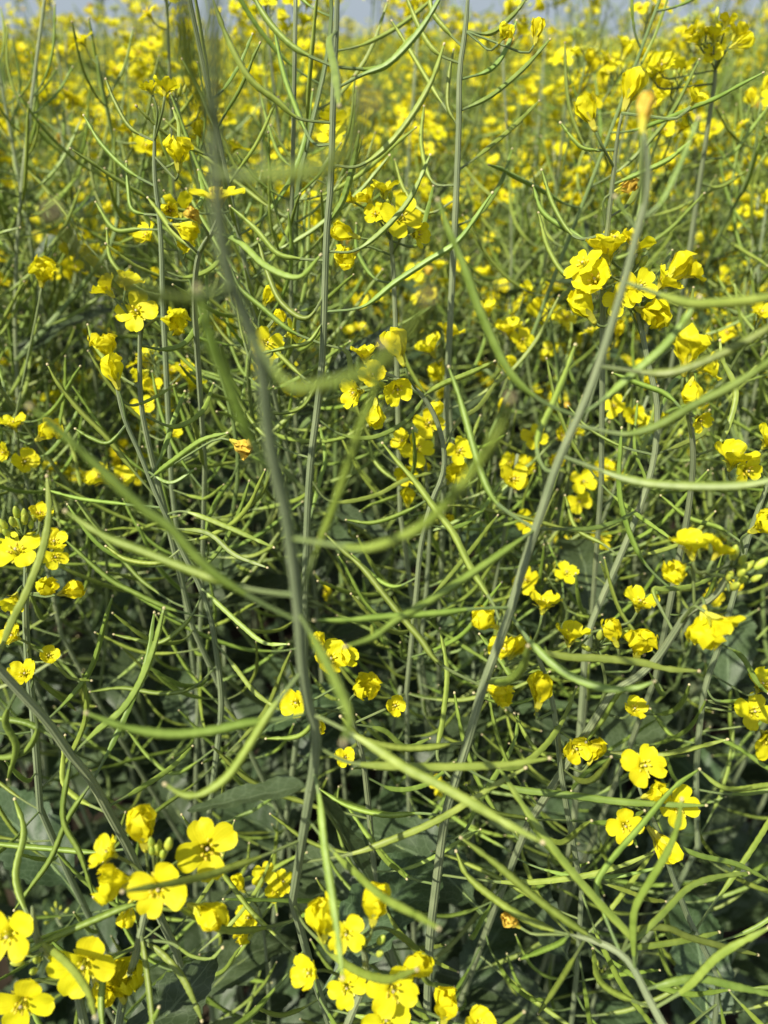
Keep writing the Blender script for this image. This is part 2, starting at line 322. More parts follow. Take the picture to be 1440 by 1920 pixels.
# ------------------------------------------------------------------ shared part meshes
def pod_path(seed, L=1.0):
    r = np.random.default_rng(seed); n = 9; tot = r.uniform(0.070, 0.104) * L; el = R(r.uniform(-12, 45)); e1 = el + R(r.uniform(8, 52)); side = r.normal(0, 0.6)
    s = np.linspace(0, 1, n); e = el + (e1 - el) * np.clip((s - 0.1) / 0.75, 0, 1)**0.9; az = side * s
    ds = tot / (n - 1); e = e + np.cumsum(r.normal(0, 0.05, n)); az = az + np.cumsum(r.normal(0, 0.06, n)); d = np.stack([np.cos(e) * np.cos(az), np.cos(e) * np.sin(az), np.sin(e)], 1) * ds
    return np.vstack([[0, 0, 0], np.cumsum(d[1:], axis=0)])
NP_, NF = 14, 6
POD_P = {h: [pod_geo(pod_path(i, 1.0 if i < 11 else 0.62), h, rmax=(0.0020 if i < 11 else 0.0013)) for i in range(NP_)] for h in (True, False)}
FK = ['open', 'open', 'half', 'open', 'closed', 'wilt', 'half', 'dry']
FLOW_P = {h: [flower_full(k, h, i + 3) for i, k in enumerate(FK)] for h in (True, False)}
BUD_P = {h: [bud_cluster(h, i) for i in range(3)] for h in (True, False)}
LEAF_P = {h: [leaf_geo(0.13, 0.050, i, h) for i in range(4)] + [leaf_geo(0.11, 0.032, 10 + i, h, 0.4, shape='upper') for i in range(3)] for h in (True, False)}
mesh_cache = {}
def shared(kind, i):
    if (kind, i) not in mesh_cache:
        src = {'pod': POD_P, 'flower': FLOW_P, 'bud_cluster': BUD_P, 'leaf': LEAF_P}[kind][True][i]
        mesh_cache[(kind, i)] = mesh_of(kind, src)
    return mesh_cache[(kind, i)]
link = C.collection.objects.link
def obj(name, me, parent=None, mat=None):
    o = bpy.data.objects.new(name, me); link(o)
    if parent: o.parent = parent
    if mat is not None: o.matrix_local = Matrix(mat)
    return o
def tag(o, label, cat, group=None, kind=None):
    if label: o['label'] = label
    if cat: o['category'] = cat
    if group: o['group'] = group
    if kind: o['kind'] = kind
    return o
# ------------------------------------------------------------------ the ground
def ground():
    xs = np.concatenate([[-1500, -300, -60], np.linspace(-12, 12, 120), [60, 300, 1500]]); ys = np.concatenate([[-1500, -300, -60], np.linspace(-8, 16, 120), [60, 300, 2500]])
    X, Y = np.meshgrid(xs, ys, indexing='xy'); Z = 0.012 * np.sin(X * 13 + 2 * np.sin(Y * 5)) * np.sin(Y * 11 + X * 3) + rng.normal(0, 0.008, X.shape)
    P = np.stack([X, Y, Z], -1); o = obj('ground', mesh_of('ground', grid(P, P[..., :2], SOIL))); o['kind'] = 'structure'
ground()
# ------------------------------------------------------------------ a random plant: stems + placements
def frame(pos, axis, az, tilt=0.0):
    a = Vector(axis).normalized(); q = a.to_track_quat('Z', 'Y').to_matrix().to_4x4()
    q2 = Vector((a.x * 0.7, a.y * 0.7, max(a.z, 0.3))).to_track_quat('Z', 'Y').to_matrix().to_4x4()
    return Matrix.Translation(Vector(pos)) @ q2 @ Matrix.Rotation(az, 4, 'Z')
def plant_plan(seed, H, style, nbr=None, spread=1.0, more=1.0):
    r = np.random.default_rng(seed); axes = []; parts = []
    lean = r.normal(0, 0.09, 2); zz = np.linspace(0, 1, 7)
    wig = np.cumsum(r.normal(0, 0.011, (7, 2)), axis=0); wig -= wig[0]
    main = np.stack([lean[0] * zz**1.5 + wig[:, 0], lean[1] * zz**1.5 + wig[:, 1], H * zz], 1)
    axes.append((main, 0.0040, 0.0011, 0.34))
    nbr = nbr or r.integers(5, 8); a0 = r.uniform(0, 6)
    D = resample(main, 60)
    for k in range(nbr):
        f = 0.42 + 0.42 * (k + r.uniform(0, 0.7)) / nbr; b = D[int(f * 59)]; az = a0 + k * 2.4 + r.normal(0, 0.2)
        top = H * (r.uniform(0.86, 1.0) if r.random() < 0.6 else r.uniform(0.70, 0.88)); top = max(top, b[2] + 0.12); rise = top - b[2]
        out = rise * r.uniform(0.3, 0.85) * spread; dx, dy = math.cos(az), math.sin(az)
        P = [b + np.array([dx * out * s, dy * out * s, rise * t]) for s, t in ((0, 0), (0.35, 0.17), (0.66, 0.42), (0.88, 0.72), (1.0, 1.0))]
        axes.append((np.array(P) + np.vstack([[0, 0, 0], r.normal(0, 0.012, (4, 3))]), 0.0026, 0.0009, min(0.26, rise * 0.75)))
    for n, (P, r0, r1, rl) in enumerate(axes):
        D = resample(P, 100); ln = np.sum(np.linalg.norm(np.diff(D, axis=0), axis=1)); s0 = max(0.2, 1 - rl / ln)
        npod = int(more * (28 if n == 0 else 11) * (1 if style != 'bloom' else 0.8)); az = r.uniform(0, 6); tipf = 0.93 if style != 'bloom' else 0.86
        for k in range(npod):
            f = s0 + (tipf - s0) * (k + 0.5 + r.uniform(-0.35, 0.35)) / npod; i = max(2, min(97, int(f * 99))); ax = D[min(i + 2, 99)] - D[i - 2]; az += 2.4 + r.normal(0, 0.3)
            q = (f - s0) / (tipf - s0); v = int(r.integers(0, 11)) if q < 0.75 else int(r.integers(11, NP_))
            sc = r.uniform(0.82, 1.12) * (1 if q < 0.75 else 1.15 - 0.5 * (q - 0.75))
            parts.append(('pod', v, np.array(frame(D[i], ax, az, 0)) @ np.diag([sc, sc, sc, 1])))
        nf = 0 if style == 'none' else int(r.integers(0, 3)) if style == 'bare' else int(r.integers(3, 7)) if style == 'pods' else int(r.integers(6, 11))
        for k in range(nf):
            f = 1 - (0.012 + 0.011 * k) * (0.25 / max(ln * 0.5, 0.2)); i = max(2, min(97, int(f * 99))); ax = D[min(i + 2, 99)] - D[i - 2]; az += 2.4 + r.normal(0, 0.3)
            v = int(r.choice([0, 1, 2, 3, 4, 5, 6, 7], p=[.15, .14, .18, .13, .17, .08, .14, .01])); sc = r.uniform(0.82, 1.12)
            parts.append(('flower', v, np.array(frame(D[i], ax, az)) @ np.diag([sc, sc, sc, 1])))
        if style == 'bloom' or r.random() < 0.4:
            parts.append(('bud_cluster', int(r.integers(0, 3)), np.array(frame(D[-1], D[-1] - D[-3], 0))))
        if n: parts.append(('leaf', int(r.integers(4, 7)), np.array(Matrix.Translation(Vector(D[1])) @ Matrix.Rotation(math.atan2(P[1][1] - P[0][1], P[1][0] - P[0][0]) + r.normal(0, 0.3), 4, 'Z')) @ np.diag([1, 1, 1, 1])))
    D = resample(main, 60)
    for k in range(int(r.integers(7, 11))):
        f = 0.10 + 0.55 * k / 9 + r.uniform(0, 0.06); az = r.uniform(0, 6.28); sc = r.uniform(0.7, 1.3) * (1.15 - 0.5 * f)
        parts.append(('leaf', int(r.integers(0, 4)), np.array(Matrix.Translation(Vector(D[int(f * 59)])) @ Matrix.Rotation(az, 4, 'Z')) @ np.diag([sc, sc, sc, 1])))
    return axes, parts
def stem_p(P, r0, r1, hi, mat=STEM):
    n = 26 if hi else 7; rr = np.linspace(r0, r1, n); return tube(resample(P, n), rr, 9 if hi else 4, mat)
def build_parts(x, y, rot, plan, label, group):
    axes, parts = plan
    R0 = np.array(Matrix.Rotation(rot, 3, 'Z'))
    def close(P, lim): Wp = P @ R0.T + np.array([x, y, 0]); return any(p[2] > CAM_H - 0.5 and p[1] < lim for p in Wp)
    for _ in range(6):                              # keep main stems out of the gap round the camera
        if close(axes[0][0], 0.44): y += 0.04
    axes = [a_ for i_, a_ in enumerate(axes) if i_ == 0 or not close(a_[0], 0.36)]
    AX = np.vstack([resample(a_[0], 60) for a_ in axes])
    e = obj('oilseed_rape_plant', None); e.empty_display_size = 0.05; e.location = (x, y, 0); e.rotation_euler = (0, 0, rot); tag(e, label, 'rapeseed plant', group)
    for k, (P, r0, r1, _) in enumerate(axes): obj('stem' if k == 0 else 'branch', mesh_of('stem', stem_p(P, r0, r1, True, STEM if k else GLAUC)), e)
    W0 = np.array(Matrix.Translation((x, y, 0)) @ Matrix.Rotation(rot, 4, 'Z'))
    for kind, v, m in parts:
        p = (W0 @ m)[:3, 3]; d = proj(p)[2] if p[1] > 0 else 0
        if kind in ('pod', 'flower', 'bud_cluster') and (d < 0.42 if kind != 'pod' else d < 0.34) and p[2] > CAM_H - 0.45: continue      # picked clean along the path
        if kind != 'leaf' and np.min(np.linalg.norm(AX - m[:3, 3], axis=1)) > 0.02: continue
        obj(kind, shared(kind, v), e, m)
    return e
def merged(plan):
    axes, parts = plan; g = Geo()
    for P, r0, r1, _ in axes: g.addp(stem_p(P, r0, r1, False))
    src = {'pod': POD_P, 'flower': FLOW_P, 'bud_cluster': BUD_P, 'leaf': LEAF_P}
    for kind, v, m in parts: g.addp(src[kind][False][v], m)
    return g.pack()

# ------------------------------------------------------------------ traced near plants: picture point + forward distance -> a real point
CP, SP = math.cos(PITCH), math.sin(PITCH)
def ray(px, py): u, v = (px - 720) / FPX, (960 - py) / FPX; return np.array([u, CP + v * SP, -SP + v * CP])
def at_Y(px, py, Y): d = ray(px, py); return np.array([0, 0, CAM_H]) + d * (Y / d[1])
def at_d(px, py, d): return np.array([0, 0, CAM_H]) + ray(px, py) * d
def proj(p):
    q = p - np.array([0, 0, CAM_H]); d = q[1] * CP - q[2] * SP; v = q[1] * SP + q[2] * CP; return 720 + FPX * q[0] / d, 960 - FPX * v / d, d
def hero(label, stems, pods=(), flowers=(), leaves=(), buds=(), mat=GLAUC):
    """stems: (points top to bottom, Y top, Y bottom, radius mm top, bottom); the first goes on down to the soil"""
    S = []
    for k, (pts, Y0, Y1, r0, r1) in enumerate(stems):
        pts = resample(np.array(pts, float), max(12, len(pts) * 3)); t = np.linspace(0, 1, len(pts))
        W = np.array([at_Y(p[0], p[1], Y0 + (Y1 - Y0) * s) for p, s in zip(pts, t)])
        if k == 0:
            b = W[-1]; dirn = (W[-1] - W[-4]); dirn /= np.linalg.norm(dirn); hdir = dirn.copy(); hdir[2] = 0; drop = b[2]
            base = np.array([b[0] + hdir[0] * drop * 0.3 + rng.uniform(-0.14, 0.14), b[1] + rng.uniform(0, 0.12) + hdir[1] * drop * 0.3 + 0.02, -0.01])
            ext = resample([b, b + dirn * min(0.1, drop * 0.25), (b + base) / 2 + np.array([hdir[0], hdir[1], 0]) * drop * 0.06, base], 14)[1:]
            full = np.vstack([W, ext]); rr = np.concatenate([np.linspace(r0, r1, len(W)), np.linspace(r1, max(r1, 3.3), len(ext))]) / 1000
        else:
            full = W; rr = np.linspace(r0, r1, len(W)) / 1000
            A = S[0][0]; j = np.argmin(np.linalg.norm(A - W[-1], axis=1))
            if np.linalg.norm(A[j] - W[-1]) < 0.6:
                low = A[min(j + 2, len(A) - 1)]; ln = np.linalg.norm(low - W[-1])
                if ln > 0.004: full = np.vstack([W, resample([W[-1], (W[-1] + low) / 2 + np.array([0, 0, -0.1 * ln]), low], 8)[1:]]); rr = np.concatenate([rr, np.full(7, r1 / 1000)])
        rr = rr.copy(); rr[:3] *= [0.35, 0.7, 0.9]; S.append((full, rr))
    org = S[0][0][-1].copy(); org[2] = 0
    e = obj('oilseed_rape_plant', None); e.empty_display_size = 0.05; e.location = org; tag(e, label, 'rapeseed plant', 'tall rape plants standing close to the camera')
    for k, (P, rr) in enumerate(S): obj('stem' if k == 0 else 'branch', mesh_of('stem', tube(P, rr, 12, mat if k == 0 else STEM), org), e)
    allp = np.vstack([resample(s[0], len(s[0]) * 6) for s in S]); px = np.array([proj(p) for p in allp]); ok = px[:, 2] > 0.03
    def nearest(x, y):
        dd = np.hypot(px[:, 0] - x, px[:, 1] - y) + np.where(ok, 0, 1e9); j = int(np.argmin(dd)); return allp[j], px[j, 2], dd[j]
    for it in pods:
        pts, dd = it[0], (it[1] if len(it) > 1 else 0.0); ped = it[2] if len(it) > 2 else 0.24; rm = it[3] if len(it) > 3 else 2.0
        b, d0, off = nearest(*pts[0]); n = len(pts); P2 = np.array(pts, float)
        ar = np.concatenate([[0], np.cumsum(np.hypot(*np.diff(P2, axis=0).T))]); ar /= ar[-1]
        W = np.array([at_d(p[0], p[1], max(0.066, d0 + dd * a)) for p, a in zip(P2, ar)]); W[0] = b
        obj('pod', mesh_of('pod', pod_geo(W, True, ped, rm / 1000), org), e)
    for it in flowers:
        x, y, size, kind, ax = it[:5]; roll = it[5] if len(it) > 5 else rng.uniform(0, 6.28); toward = it[6] if len(it) > 6 else 0.012
        b, d0, off = nearest(x, y); d = max(0.1, d0 - toward)
        axc = np.array(ax, float); axc /= np.linalg.norm(axc)          # picture right, picture up, towards the viewer
        right, up, fwd = np.array([1, 0, 0]), np.array([0, SP, CP]), np.array([0, CP, -SP]); A = axc[0] * right + axc[1] * up - axc[2] * fwd
        oa, cr, mt = FT[kind]; real = 0.0180 if oa > 80 else 0.0160 if oa > 50 else 0.0112
        sc = min(1.35, max(0.6, size * d / FPX / real)); ctr = at_d(x, y, d)
        basep = ctr - A * sc * (0.0025 if oa > 50 else 0.006)
        q = Vector(A).to_track_quat('Z', 'Y').to_matrix().to_4x4(); M4 = Matrix.Translation(Vector(basep - org)) @ q @ Matrix.Rotation(roll, 4, 'Z') @ Matrix.Scale(sc, 4)
        key = ('centre', oa > 50); 
        if key not in mesh_cache: mesh_cache[key] = mesh_of('flower', centre_geo(oa, True))
        f = obj('flower', mesh_cache[key], e, M4)
        for i, a in enumerate(PET_AZ):
            sv = int(rng.integers(0, 6)); key = ('petal', kind, sv)
            if key not in mesh_cache: mesh_cache[key] = mesh_of('petal', petal_geo(oa, 11, 14, cr, mt, W=0.0024 if kind == 'tan' else 0.0043, seed=100 + sv))
            obj('petal', mesh_cache[key], f, Matrix.Rotation(a + rng.normal(0, 0.06), 4, 'Z') @ Matrix.Scale(rng.uniform(0.93, 1.05), 4))
        # stalk down to the stem
        L = np.linalg.norm(b - basep); tgt = b
        if L < 0.03:                                    # join the stem a little lower down
            j = int(np.argmin(np.linalg.norm(allp - b, axis=1))); k2 = j
            while k2 < len(allp) - 1 and np.linalg.norm(allp[k2] - basep) < 0.018 and np.linalg.norm(allp[k2 + 1] - allp[k2]) < 0.02: k2 += 1
            tgt = allp[k2]
        Mi = np.array(M4.inverted()); w3 = np.array([basep, basep - A * 0.005 + (tgt - basep) * 0.1, (basep + tgt) / 2 - A * 0.003, tgt]) - org
        loc = w3 @ Mi[:3, :3].T + Mi[:3, 3]
        obj('stalk', mesh_of('stalk', tube(resample(loc, 10), 0.00062 / sc, 6, STEM)), f)
    for x, y, n in buds:
        b, d0, off = nearest(x, y)
        for i in range(n):
            p = at_d(x + rng.normal(0, 16), y + rng.normal(0, 14), d0 - 0.004 + rng.normal(0, 0.004)); dv = Vector(p - b + np.array([0, 0, 0.01])).normalized()
            q = dv.to_track_quat('Z', 'Y').to_matrix().to_4x4(); key = ('bud',)
            if key not in mesh_cache: mesh_cache[key] = mesh_of('bud', bud_geo(True))
            bm_ = Matrix.Translation(Vector(p - org)) @ q @ Matrix.Scale(rng.uniform(0.75, 1.1), 4); bo = obj('bud', mesh_cache[key], e, bm_)
            lp = np.array(bm_.inverted()); tg = b - org; l2 = tg @ lp[:3, :3].T + lp[:3, 3]
            obj('stalk', mesh_of('stalk', tube(resample([(0, 0, 0), (0, 0, -0.002), l2], 6), 0.0005, 5, STEM)), bo)
    A0 = S[0][0]; hr = np.random.default_rng(int(org[0] * 9999) + 77777)      # the parts lower down the same stem
    low = [i for i in range(len(A0) - 14, len(A0) - 1)]
    L0 = resample(A0[low], 60); az = hr.uniform(0, 6)
    for k in range(26):
        p = L0[int(k * 0.8) + 1]
        if p[2] < CAM_H - 0.72 or p[2] > CAM_H - 0.2: continue
        az += 2.4 + hr.normal(0, 0.4); sc = hr.uniform(0.8, 1.1)
        if abs(math.sin(az) + 1) < 0.45: continue          # none reaching straight into the lens
        obj('pod', shared('pod', int(hr.integers(0, 11))), e, np.array(frame(p - org, (0, 0, 1), az)) @ np.diag([sc, sc, sc, 1]))
    for k in range(5):
        p = L0[12 + k * 9]; az = hr.uniform(0.2, 2.9); sc = hr.uniform(0.6, 0.95)
        obj('leaf', shared('leaf', int(hr.integers(0, 4))), e, np.array(Matrix.Translation(Vector(p - org)) @ Matrix.Rotation(az, 4, 'Z')) @ np.diag([sc, sc, sc, 1]))
    for it in leaves:
        pts, wpx, dd = it; b, d0, off = nearest(*pts[0]); P2 = np.array(pts, float)
        W = np.array([at_d(p[0], p[1], d0 + dd * a) for p, a in zip(P2, np.linspace(0, 1, len(P2)))]); W[0] = b
        obj('leaf', mesh_of('leaf', leaf_geo(1, wpx * (d0 + dd / 2) / FPX, int(pts[0][0]), True, petiole=0.06, path=W), org), e)
    return e
F = (0, 0, 1)
# A: the tall blurred plant left of centre
hero('very close blurred plant with a thick waxy stem running the full height left of centre',
  [([(398, -60), (400, 60), (402, 200), (410, 400), (430, 520), (470, 620), (492, 700), (502, 800), (516, 880), (536, 960), (550, 1060), (560, 1150), (567, 1250), (580, 1330), (593, 1370), (590, 1430), (582, 1480)], .115, .168, 0.8, 1.8)],
  [([(575, 1340), (530, 1348), (460, 1357), (400, 1370), (320, 1377), (240, 1365), (165, 1338)], -.02, .2, 2.3),
   ([(560, 1255), (510, 1330), (460, 1410), (425, 1458), (380, 1488), (345, 1490), (312, 1472)], .0, .2, 2.1),
   ([(552, 1160), (480, 1125), (415, 1085), (370, 1045), (320, 990), (270, 955), (200, 890), (125, 820), (60, 765)], -.04, .2, 2.0),
   ([(545, 1110), (470, 1105), (400, 1085), (350, 1067), (270, 1035), (195, 1005), (125, 960)], .02),
   ([(546, 1015), (600, 1018), (680, 1028), (740, 1012), (800, 980), (850, 930), (900, 865), (940, 800), (955, 750)], -.065, .24, 1.5),
   ([(562, 1130), (590, 1040), (622, 960), (650, 880), (672, 810), (700, 740), (716, 650)], -.06, .24, 1.4),
   ([(520, 890), (490, 860), (460, 800), (430, 720), (405, 660), (385, 590), (372, 545)], -.03),
   ([(405, 330), (450, 330), (540, 325), (600, 318), (645, 288), (675, 240), (692, 195)], -.05, .24, 1.4),
   ([(403, 260), (375, 190), (352, 110), (340, 30), (336, -50)], -.03, .2, 1.6),
   ([(470, 620), (540, 720), (610, 720), (700, 690), (760, 630), (800, 560)], -.055, .24, 1.4),
   ([(430, 540), (330, 560), (230, 530), (150, 470), (100, 400)], -.05, .24, 1.4),
   ([(560, 1145), (592, 1205), (630, 1280), (655, 1345), (645, 1390)], -.05, .2, 1.8),
   ([(588, 1338), (640, 1365), (700, 1400), (760, 1440), (830, 1475), (900, 1515), (960, 1550), (1015, 1578)], -.02, .22, 2.2),
   ([(585, 1440), (600, 1500), (608, 1580), (620, 1660), (632, 1740), (642, 1830)], -.035, .15, 1.9),
   ([(595, 1400), (650, 1428), (720, 1436), (850, 1438), (950, 1433), (1028, 1422)], .01, .2, 2.0)],
  leaves=[([(585, 1475), (540, 1480), (480, 1492), (420, 1505), (350, 1520)], 60, .03), ([(590, 1480), (625, 1530), (665, 1600), (700, 1660)], 60, .08)])
# C: the leaning plant right of centre with an orange withered petal on its tip
hero('tall leaning plant right of centre with a withered orange petal on its bare tip',
  [([(1207, 245), (1213, 300), (1214, 350), (1196, 430), (1170, 530), (1140, 630), (1110, 720), (1080, 790), (1045, 870), (1015, 960), (985, 1050), (955, 1150), (930, 1220), (905, 1290), (880, 1380), (855, 1460), (835, 1530), (825, 1600), (815, 1680), (806, 1760), (802, 1860), (800, 1930)], .225, .205, 0.9, 2.4)],
  [([(1187, 540), (1225, 548), (1290, 568), (1360, 568), (1440, 558), (1510, 543)], -.04),
   ([(1128, 683), (1230, 700), (1290, 690), (1370, 655), (1440, 615), (1500, 570)], -.03),
   ([(1090, 778), (1130, 750), (1200, 690), (1250, 645), (1290, 590), (1310, 560)], -.02),
   ([(1080, 790), (1150, 812), (1190, 812), (1240, 795), (1300, 760), (1370, 725), (1440, 680), (1490, 640)], -.04),
   ([(1055, 855), (1170, 897), (1250, 910), (1370, 912), (1440, 902), (1520, 880)], -.03, .22, 2.2),
   ([(1078, 787), (1030, 760), (985, 730), (950, 690), (925, 640), (895, 570), (870, 500), (845, 440), (822, 378)], -.02, .2),
   ([(1000, 987), (960, 965), (925, 935), (900, 880), (880, 810), (860, 740), (842, 690)], .02),
   ([(1040, 880), (1022, 880), (1008, 850), (1010, 815), (1035, 760), (1060, 700), (1078, 648)], .03, .2, 1.8),
   ([(1002, 992), (1060, 992), (1110, 991), (1160, 976), (1192, 958)], .04, .3, 1.5),
   ([(1003, 988), (930, 1045), (870, 1085), (800, 1130), (740, 1165), (700, 1195), (650, 1212)], -.05, .1, 2.0),
   ([(945, 1180), (928, 1140), (912, 1112), (880, 1060), (850, 1000), (820, 960), (780, 905), (745, 865), (718, 832)], .06, .16, 2.3),
   ([(950, 1133), (885, 1142), (820, 1150), (720, 1157), (650, 1163), (592, 1163)], -.03, .25, 2.0),
   ([(905, 1275), (950, 1278), (980, 1250), (990, 1212)], -.06, .1, 2.2),
   ([(897, 1290), (825, 1245), (790, 1200), (760, 1165), (720, 1115), (680, 1065), (640, 1030), (612, 1003)], .02, .22, 2.1),
   ([(955, 1150), (1000, 1212), (1060, 1231), (1120, 1234), (1200, 1242), (1250, 1254), (1308, 1258)], .0, .25, 2.2),
   ([(952, 1155), (1005, 1215), (1060, 1262), (1130, 1290), (1190, 1290), (1225, 1278)], -.03, .2, 2.3),
   ([(868, 1390), (800, 1402), (740, 1401), (680, 1385), (640, 1345)], -.02, .15, 2.2),
   ([(865, 1432), (920, 1465), (975, 1481), (1060, 1490), (1160, 1503), (1260, 1509), (1322, 1510)], -.01, .18, 2.3),
   ([(825, 1640), (900, 1650), (980, 1655), (1080, 1645), (1160, 1625), (1225, 1598)], .0, .3, 2.1),
   ([(880, 1380), (900, 1420), (960, 1440), (1020, 1400), (1060, 1340), (1080, 1290)], .04),
   ([(838, 1530), (790, 1525), (720, 1528), (650, 1510), (600, 1480)], .03),
   ([(852, 1465), (820, 1420), (830, 1350), (838, 1260), (825, 1180)], .05),
   ([(830, 1580), (870, 1560), (900, 1500), (960, 1400), (972, 1340)], .06),
   ([(818, 1660), (760, 1640), (700, 1580), (650, 1510)], .05),
   ([(1210, 420), (1240, 380), (1275, 310), (1295, 260), (1308, 225)], -.01, .2, 1.2),
   ([(1198, 425), (1172, 400), (1155, 372)], .0, .5, 0.8)],
  [(1208, 212, 62, 'tan', (0.05, 1, 0.1), 1.0, 0.0)])
# B: podded stem running to the top edge
Bst = [(634, -60), (632, 0), (630, 60), (626, 150), (623, 250), (620, 350), (613, 430), (609, 540), (606, 640), (602, 700), (592, 790), (583, 860), (577, 950), (572, 1100)]
hero('slim plant crowded with pods that crosses the top edge just left of the middle',
  [(Bst, .365, .37, 1.1, 2.2)],
  [([(621, 238), (560, 222), (520, 190), (470, 150), (430, 80), (398, -5)], -.02),
   ([(626, 120), (560, 95), (520, 60), (490, 20), (465, -30)], .0),
   ([(612, 275), (585, 265), (550, 190), (530, 130), (515, 60)], .03),
   ([(626, 165), (680, 140), (730, 118), (785, 60), (832, -15)], -.01),
   ([(626, 118), (700, 130), (730, 118), (765, 80), (800, 40)], .02),
   ([(622, 318), (670, 312), (720, 280), (770, 220), (810, 150), (832, 85)], -.02),
   ([(612, 470), (665, 470), (720, 430), (770, 370), (806, 292)], .0),
   ([(608, 582), (680, 575), (740, 530), (800, 490), (860, 450), (922, 363)], -.03, .22, 2.2),
   ([(606, 643), (545, 620), (490, 575), (450, 540), (432, 500)], .0),
   ([(606, 600), (580, 640), (545, 650), (484, 664)], .0, .1, 1.6),
   ([(620, 420), (628, 400), (645, 370), (662, 310), (673, 250)], -.02, .1, 2.2),
   ([(630, 50), (618, 80), (628, 130), (636, 198)], -.08, .1, 2.3),
   ([(611, 482), (560, 485), (520, 475), (480, 430), (433, 388)], .0),
   ([(605, 560), (575, 597), (530, 570), (505, 520), (484, 450)], .01, .15, 2.2),
   ([(600, 700), (570, 760), (530, 775), (500, 772)], -.01, .1, 1.5),
   ([(592, 790), (640, 815), (700, 820), (760, 790), (800, 740)], .02),
   ([(584, 860), (530, 840), (480, 800), (440, 740), (420, 690)], .02),
   ([(606, 640), (650, 660), (660, 700), (690, 720)], .0, .3),
   ([(580, 900), (620, 940), (700, 930), (760, 900), (830, 880)], .03),
   ([(575, 1000), (600, 900), (610, 860), (600, 800)], .03),
   ([(598, 730), (560, 700), (500, 640), (470, 600)], .03)])
# E: left middle plant
hero('left middle plant whose stem ends in two limp yellow flowers above arching pods',
  [([(213, 700), (222, 740), (235, 790), (262, 850), (290, 920), (315, 975), (345, 1040), (375, 1100), (395, 1160), (408, 1240), (415, 1320), (408, 1400)], .325, .31, 0.9, 1.9)],
  [([(232, 795), (205, 830), (172, 822), (143, 805)], .0, .2, 1.6), ([(284, 887), (320, 905), (365, 880)], .0, .2, 1.3),
   ([(290, 935), (240, 870), (200, 820), (150, 770), (110, 720), (90, 685)], -.03),
   ([(285, 895), (305, 850), (325, 790), (346, 735)], .02), ([(275, 900), (330, 860), (380, 825), (425, 812)], -.03, .1, 2.1),
   ([(305, 968), (350, 960), (430, 990), (480, 1012), (512, 1026)], .0, .22), ([(320, 985), (390, 1000), (440, 1040), (500, 1064)], -.02, .15),
   ([(378, 1110), (352, 1165), (300, 1205), (245, 1197), (215, 1190)], .0), ([(392, 1160), (320, 1142), (250, 1110), (200, 1082), (120, 1010)], -.01, .2, 2.2),
   ([(402, 1200), (440, 1250), (480, 1300), (530, 1335)], -.01), ([(340, 1030), (300, 1055), (240, 1050), (200, 1025)], .0),
   ([(408, 1090), (450, 1170), (495, 1205), (540, 1208)], -.02, .1, 2.0), ([(225, 745), (250, 760), (290, 745), (330, 720)], .03, .3, 1.2),
   ([(410, 1250), (360, 1290), (300, 1300), (230, 1290), (170, 1297)], .02), ([(300, 950), (230, 945), (150, 935), (85, 918)], .03, .3, 1.7),
   ([(405, 1400), (330, 1450), (280, 1420), (240, 1370)], .05)],
  [(450, 836, 40, 'dry', (.8, -.5, .3), .3, .01), (213, 700, 52, 'closed', (-.2, 1, .4), 0.3, .0), (200, 652, 46, 'wilt', (-.3, 1, .5), 1.0, 0.0)])
# G: lower left flower cluster
hero('yellow flower cluster at lower left with buds at its heart over a dark leaf',
  [([(290, 1640), (285, 1660), (275, 1700), (268, 1730), (255, 1790), (235, 1860), (220, 1930)], .160, .155, 1.2, 1.9)],
  [([(280, 1685), (232, 1702), (190, 1720), (120, 1750), (40, 1790)], -.01, .1, 1.9),
   ([(268, 1760), (320, 1768), (358, 1792), (395, 1797), (416, 1778)], .0, .45, 0.9),
   ([(268, 1765), (300, 1785), (340, 1830), (365, 1880), (378, 1912)], -.01, .12, 1.9),
   ([(268, 1745), (275, 1820), (282, 1880), (290, 1960)], -.02, .1, 1.7), ([(225, 1900), (190, 1860), (175, 1820)], .0, .4, 1.0),
   ([(262, 1770), (205, 1800), (190, 1870), (195, 1950)], -.02)],
  [(300, 1662, 100, 'open', (.05, .15, 1), 0.4, .014), (388, 1590, 100, 'open', (.25, .3, 1), 0.9, -.01), (268, 1558, 80, 'closed', (0, 1, .35), .2, .0),
   (210, 1602, 62, 'half', (-.7, .6, .5), 1.1, .005), (222, 1655, 66, 'wilt', (-.9, .1, .4), 0.3, .01), (385, 1712, 68, 'closed', (1, -.15, .5), .9, .01), (240, 1712, 40, 'closed', (-.2, -1, .3), .5, .0),
   (232, 1848, 72, 'wilt', (.1, 1, .3), .2, .01)],
  leaves=[([(262, 1940), (300, 1910), (340, 1870), (385, 1815), (402, 1785)], 95, .03)], buds=[(292, 1612, 8)])
hero('flowers hanging into the lower left corner on a bent green stalk',
  [([(60, 1700), (70, 1760), (100, 1800), (140, 1850), (160, 1930)], .15, .145, 1.2, 1.8)],
  [([(75, 1770), (130, 1810), (165, 1860), (178, 1905)], -.05, .1, 1.9), ([(70, 1750), (30, 1650), (45, 1560), (28, 1500)], .03)],
  [(22, 1748, 98, 'open', (-.1, .1, 1), 0.1, .01), (160, 1800, 108, 'open', (.1, -.1, 1), 0.45, .01), (45, 1872, 100, 'open', (.1, -.2, 1), 0.5, .01), (188, 1855, 55, 'closed', (.6, -.6, .5), 0.3, .0)],
  buds=[(55, 1810, 4)])
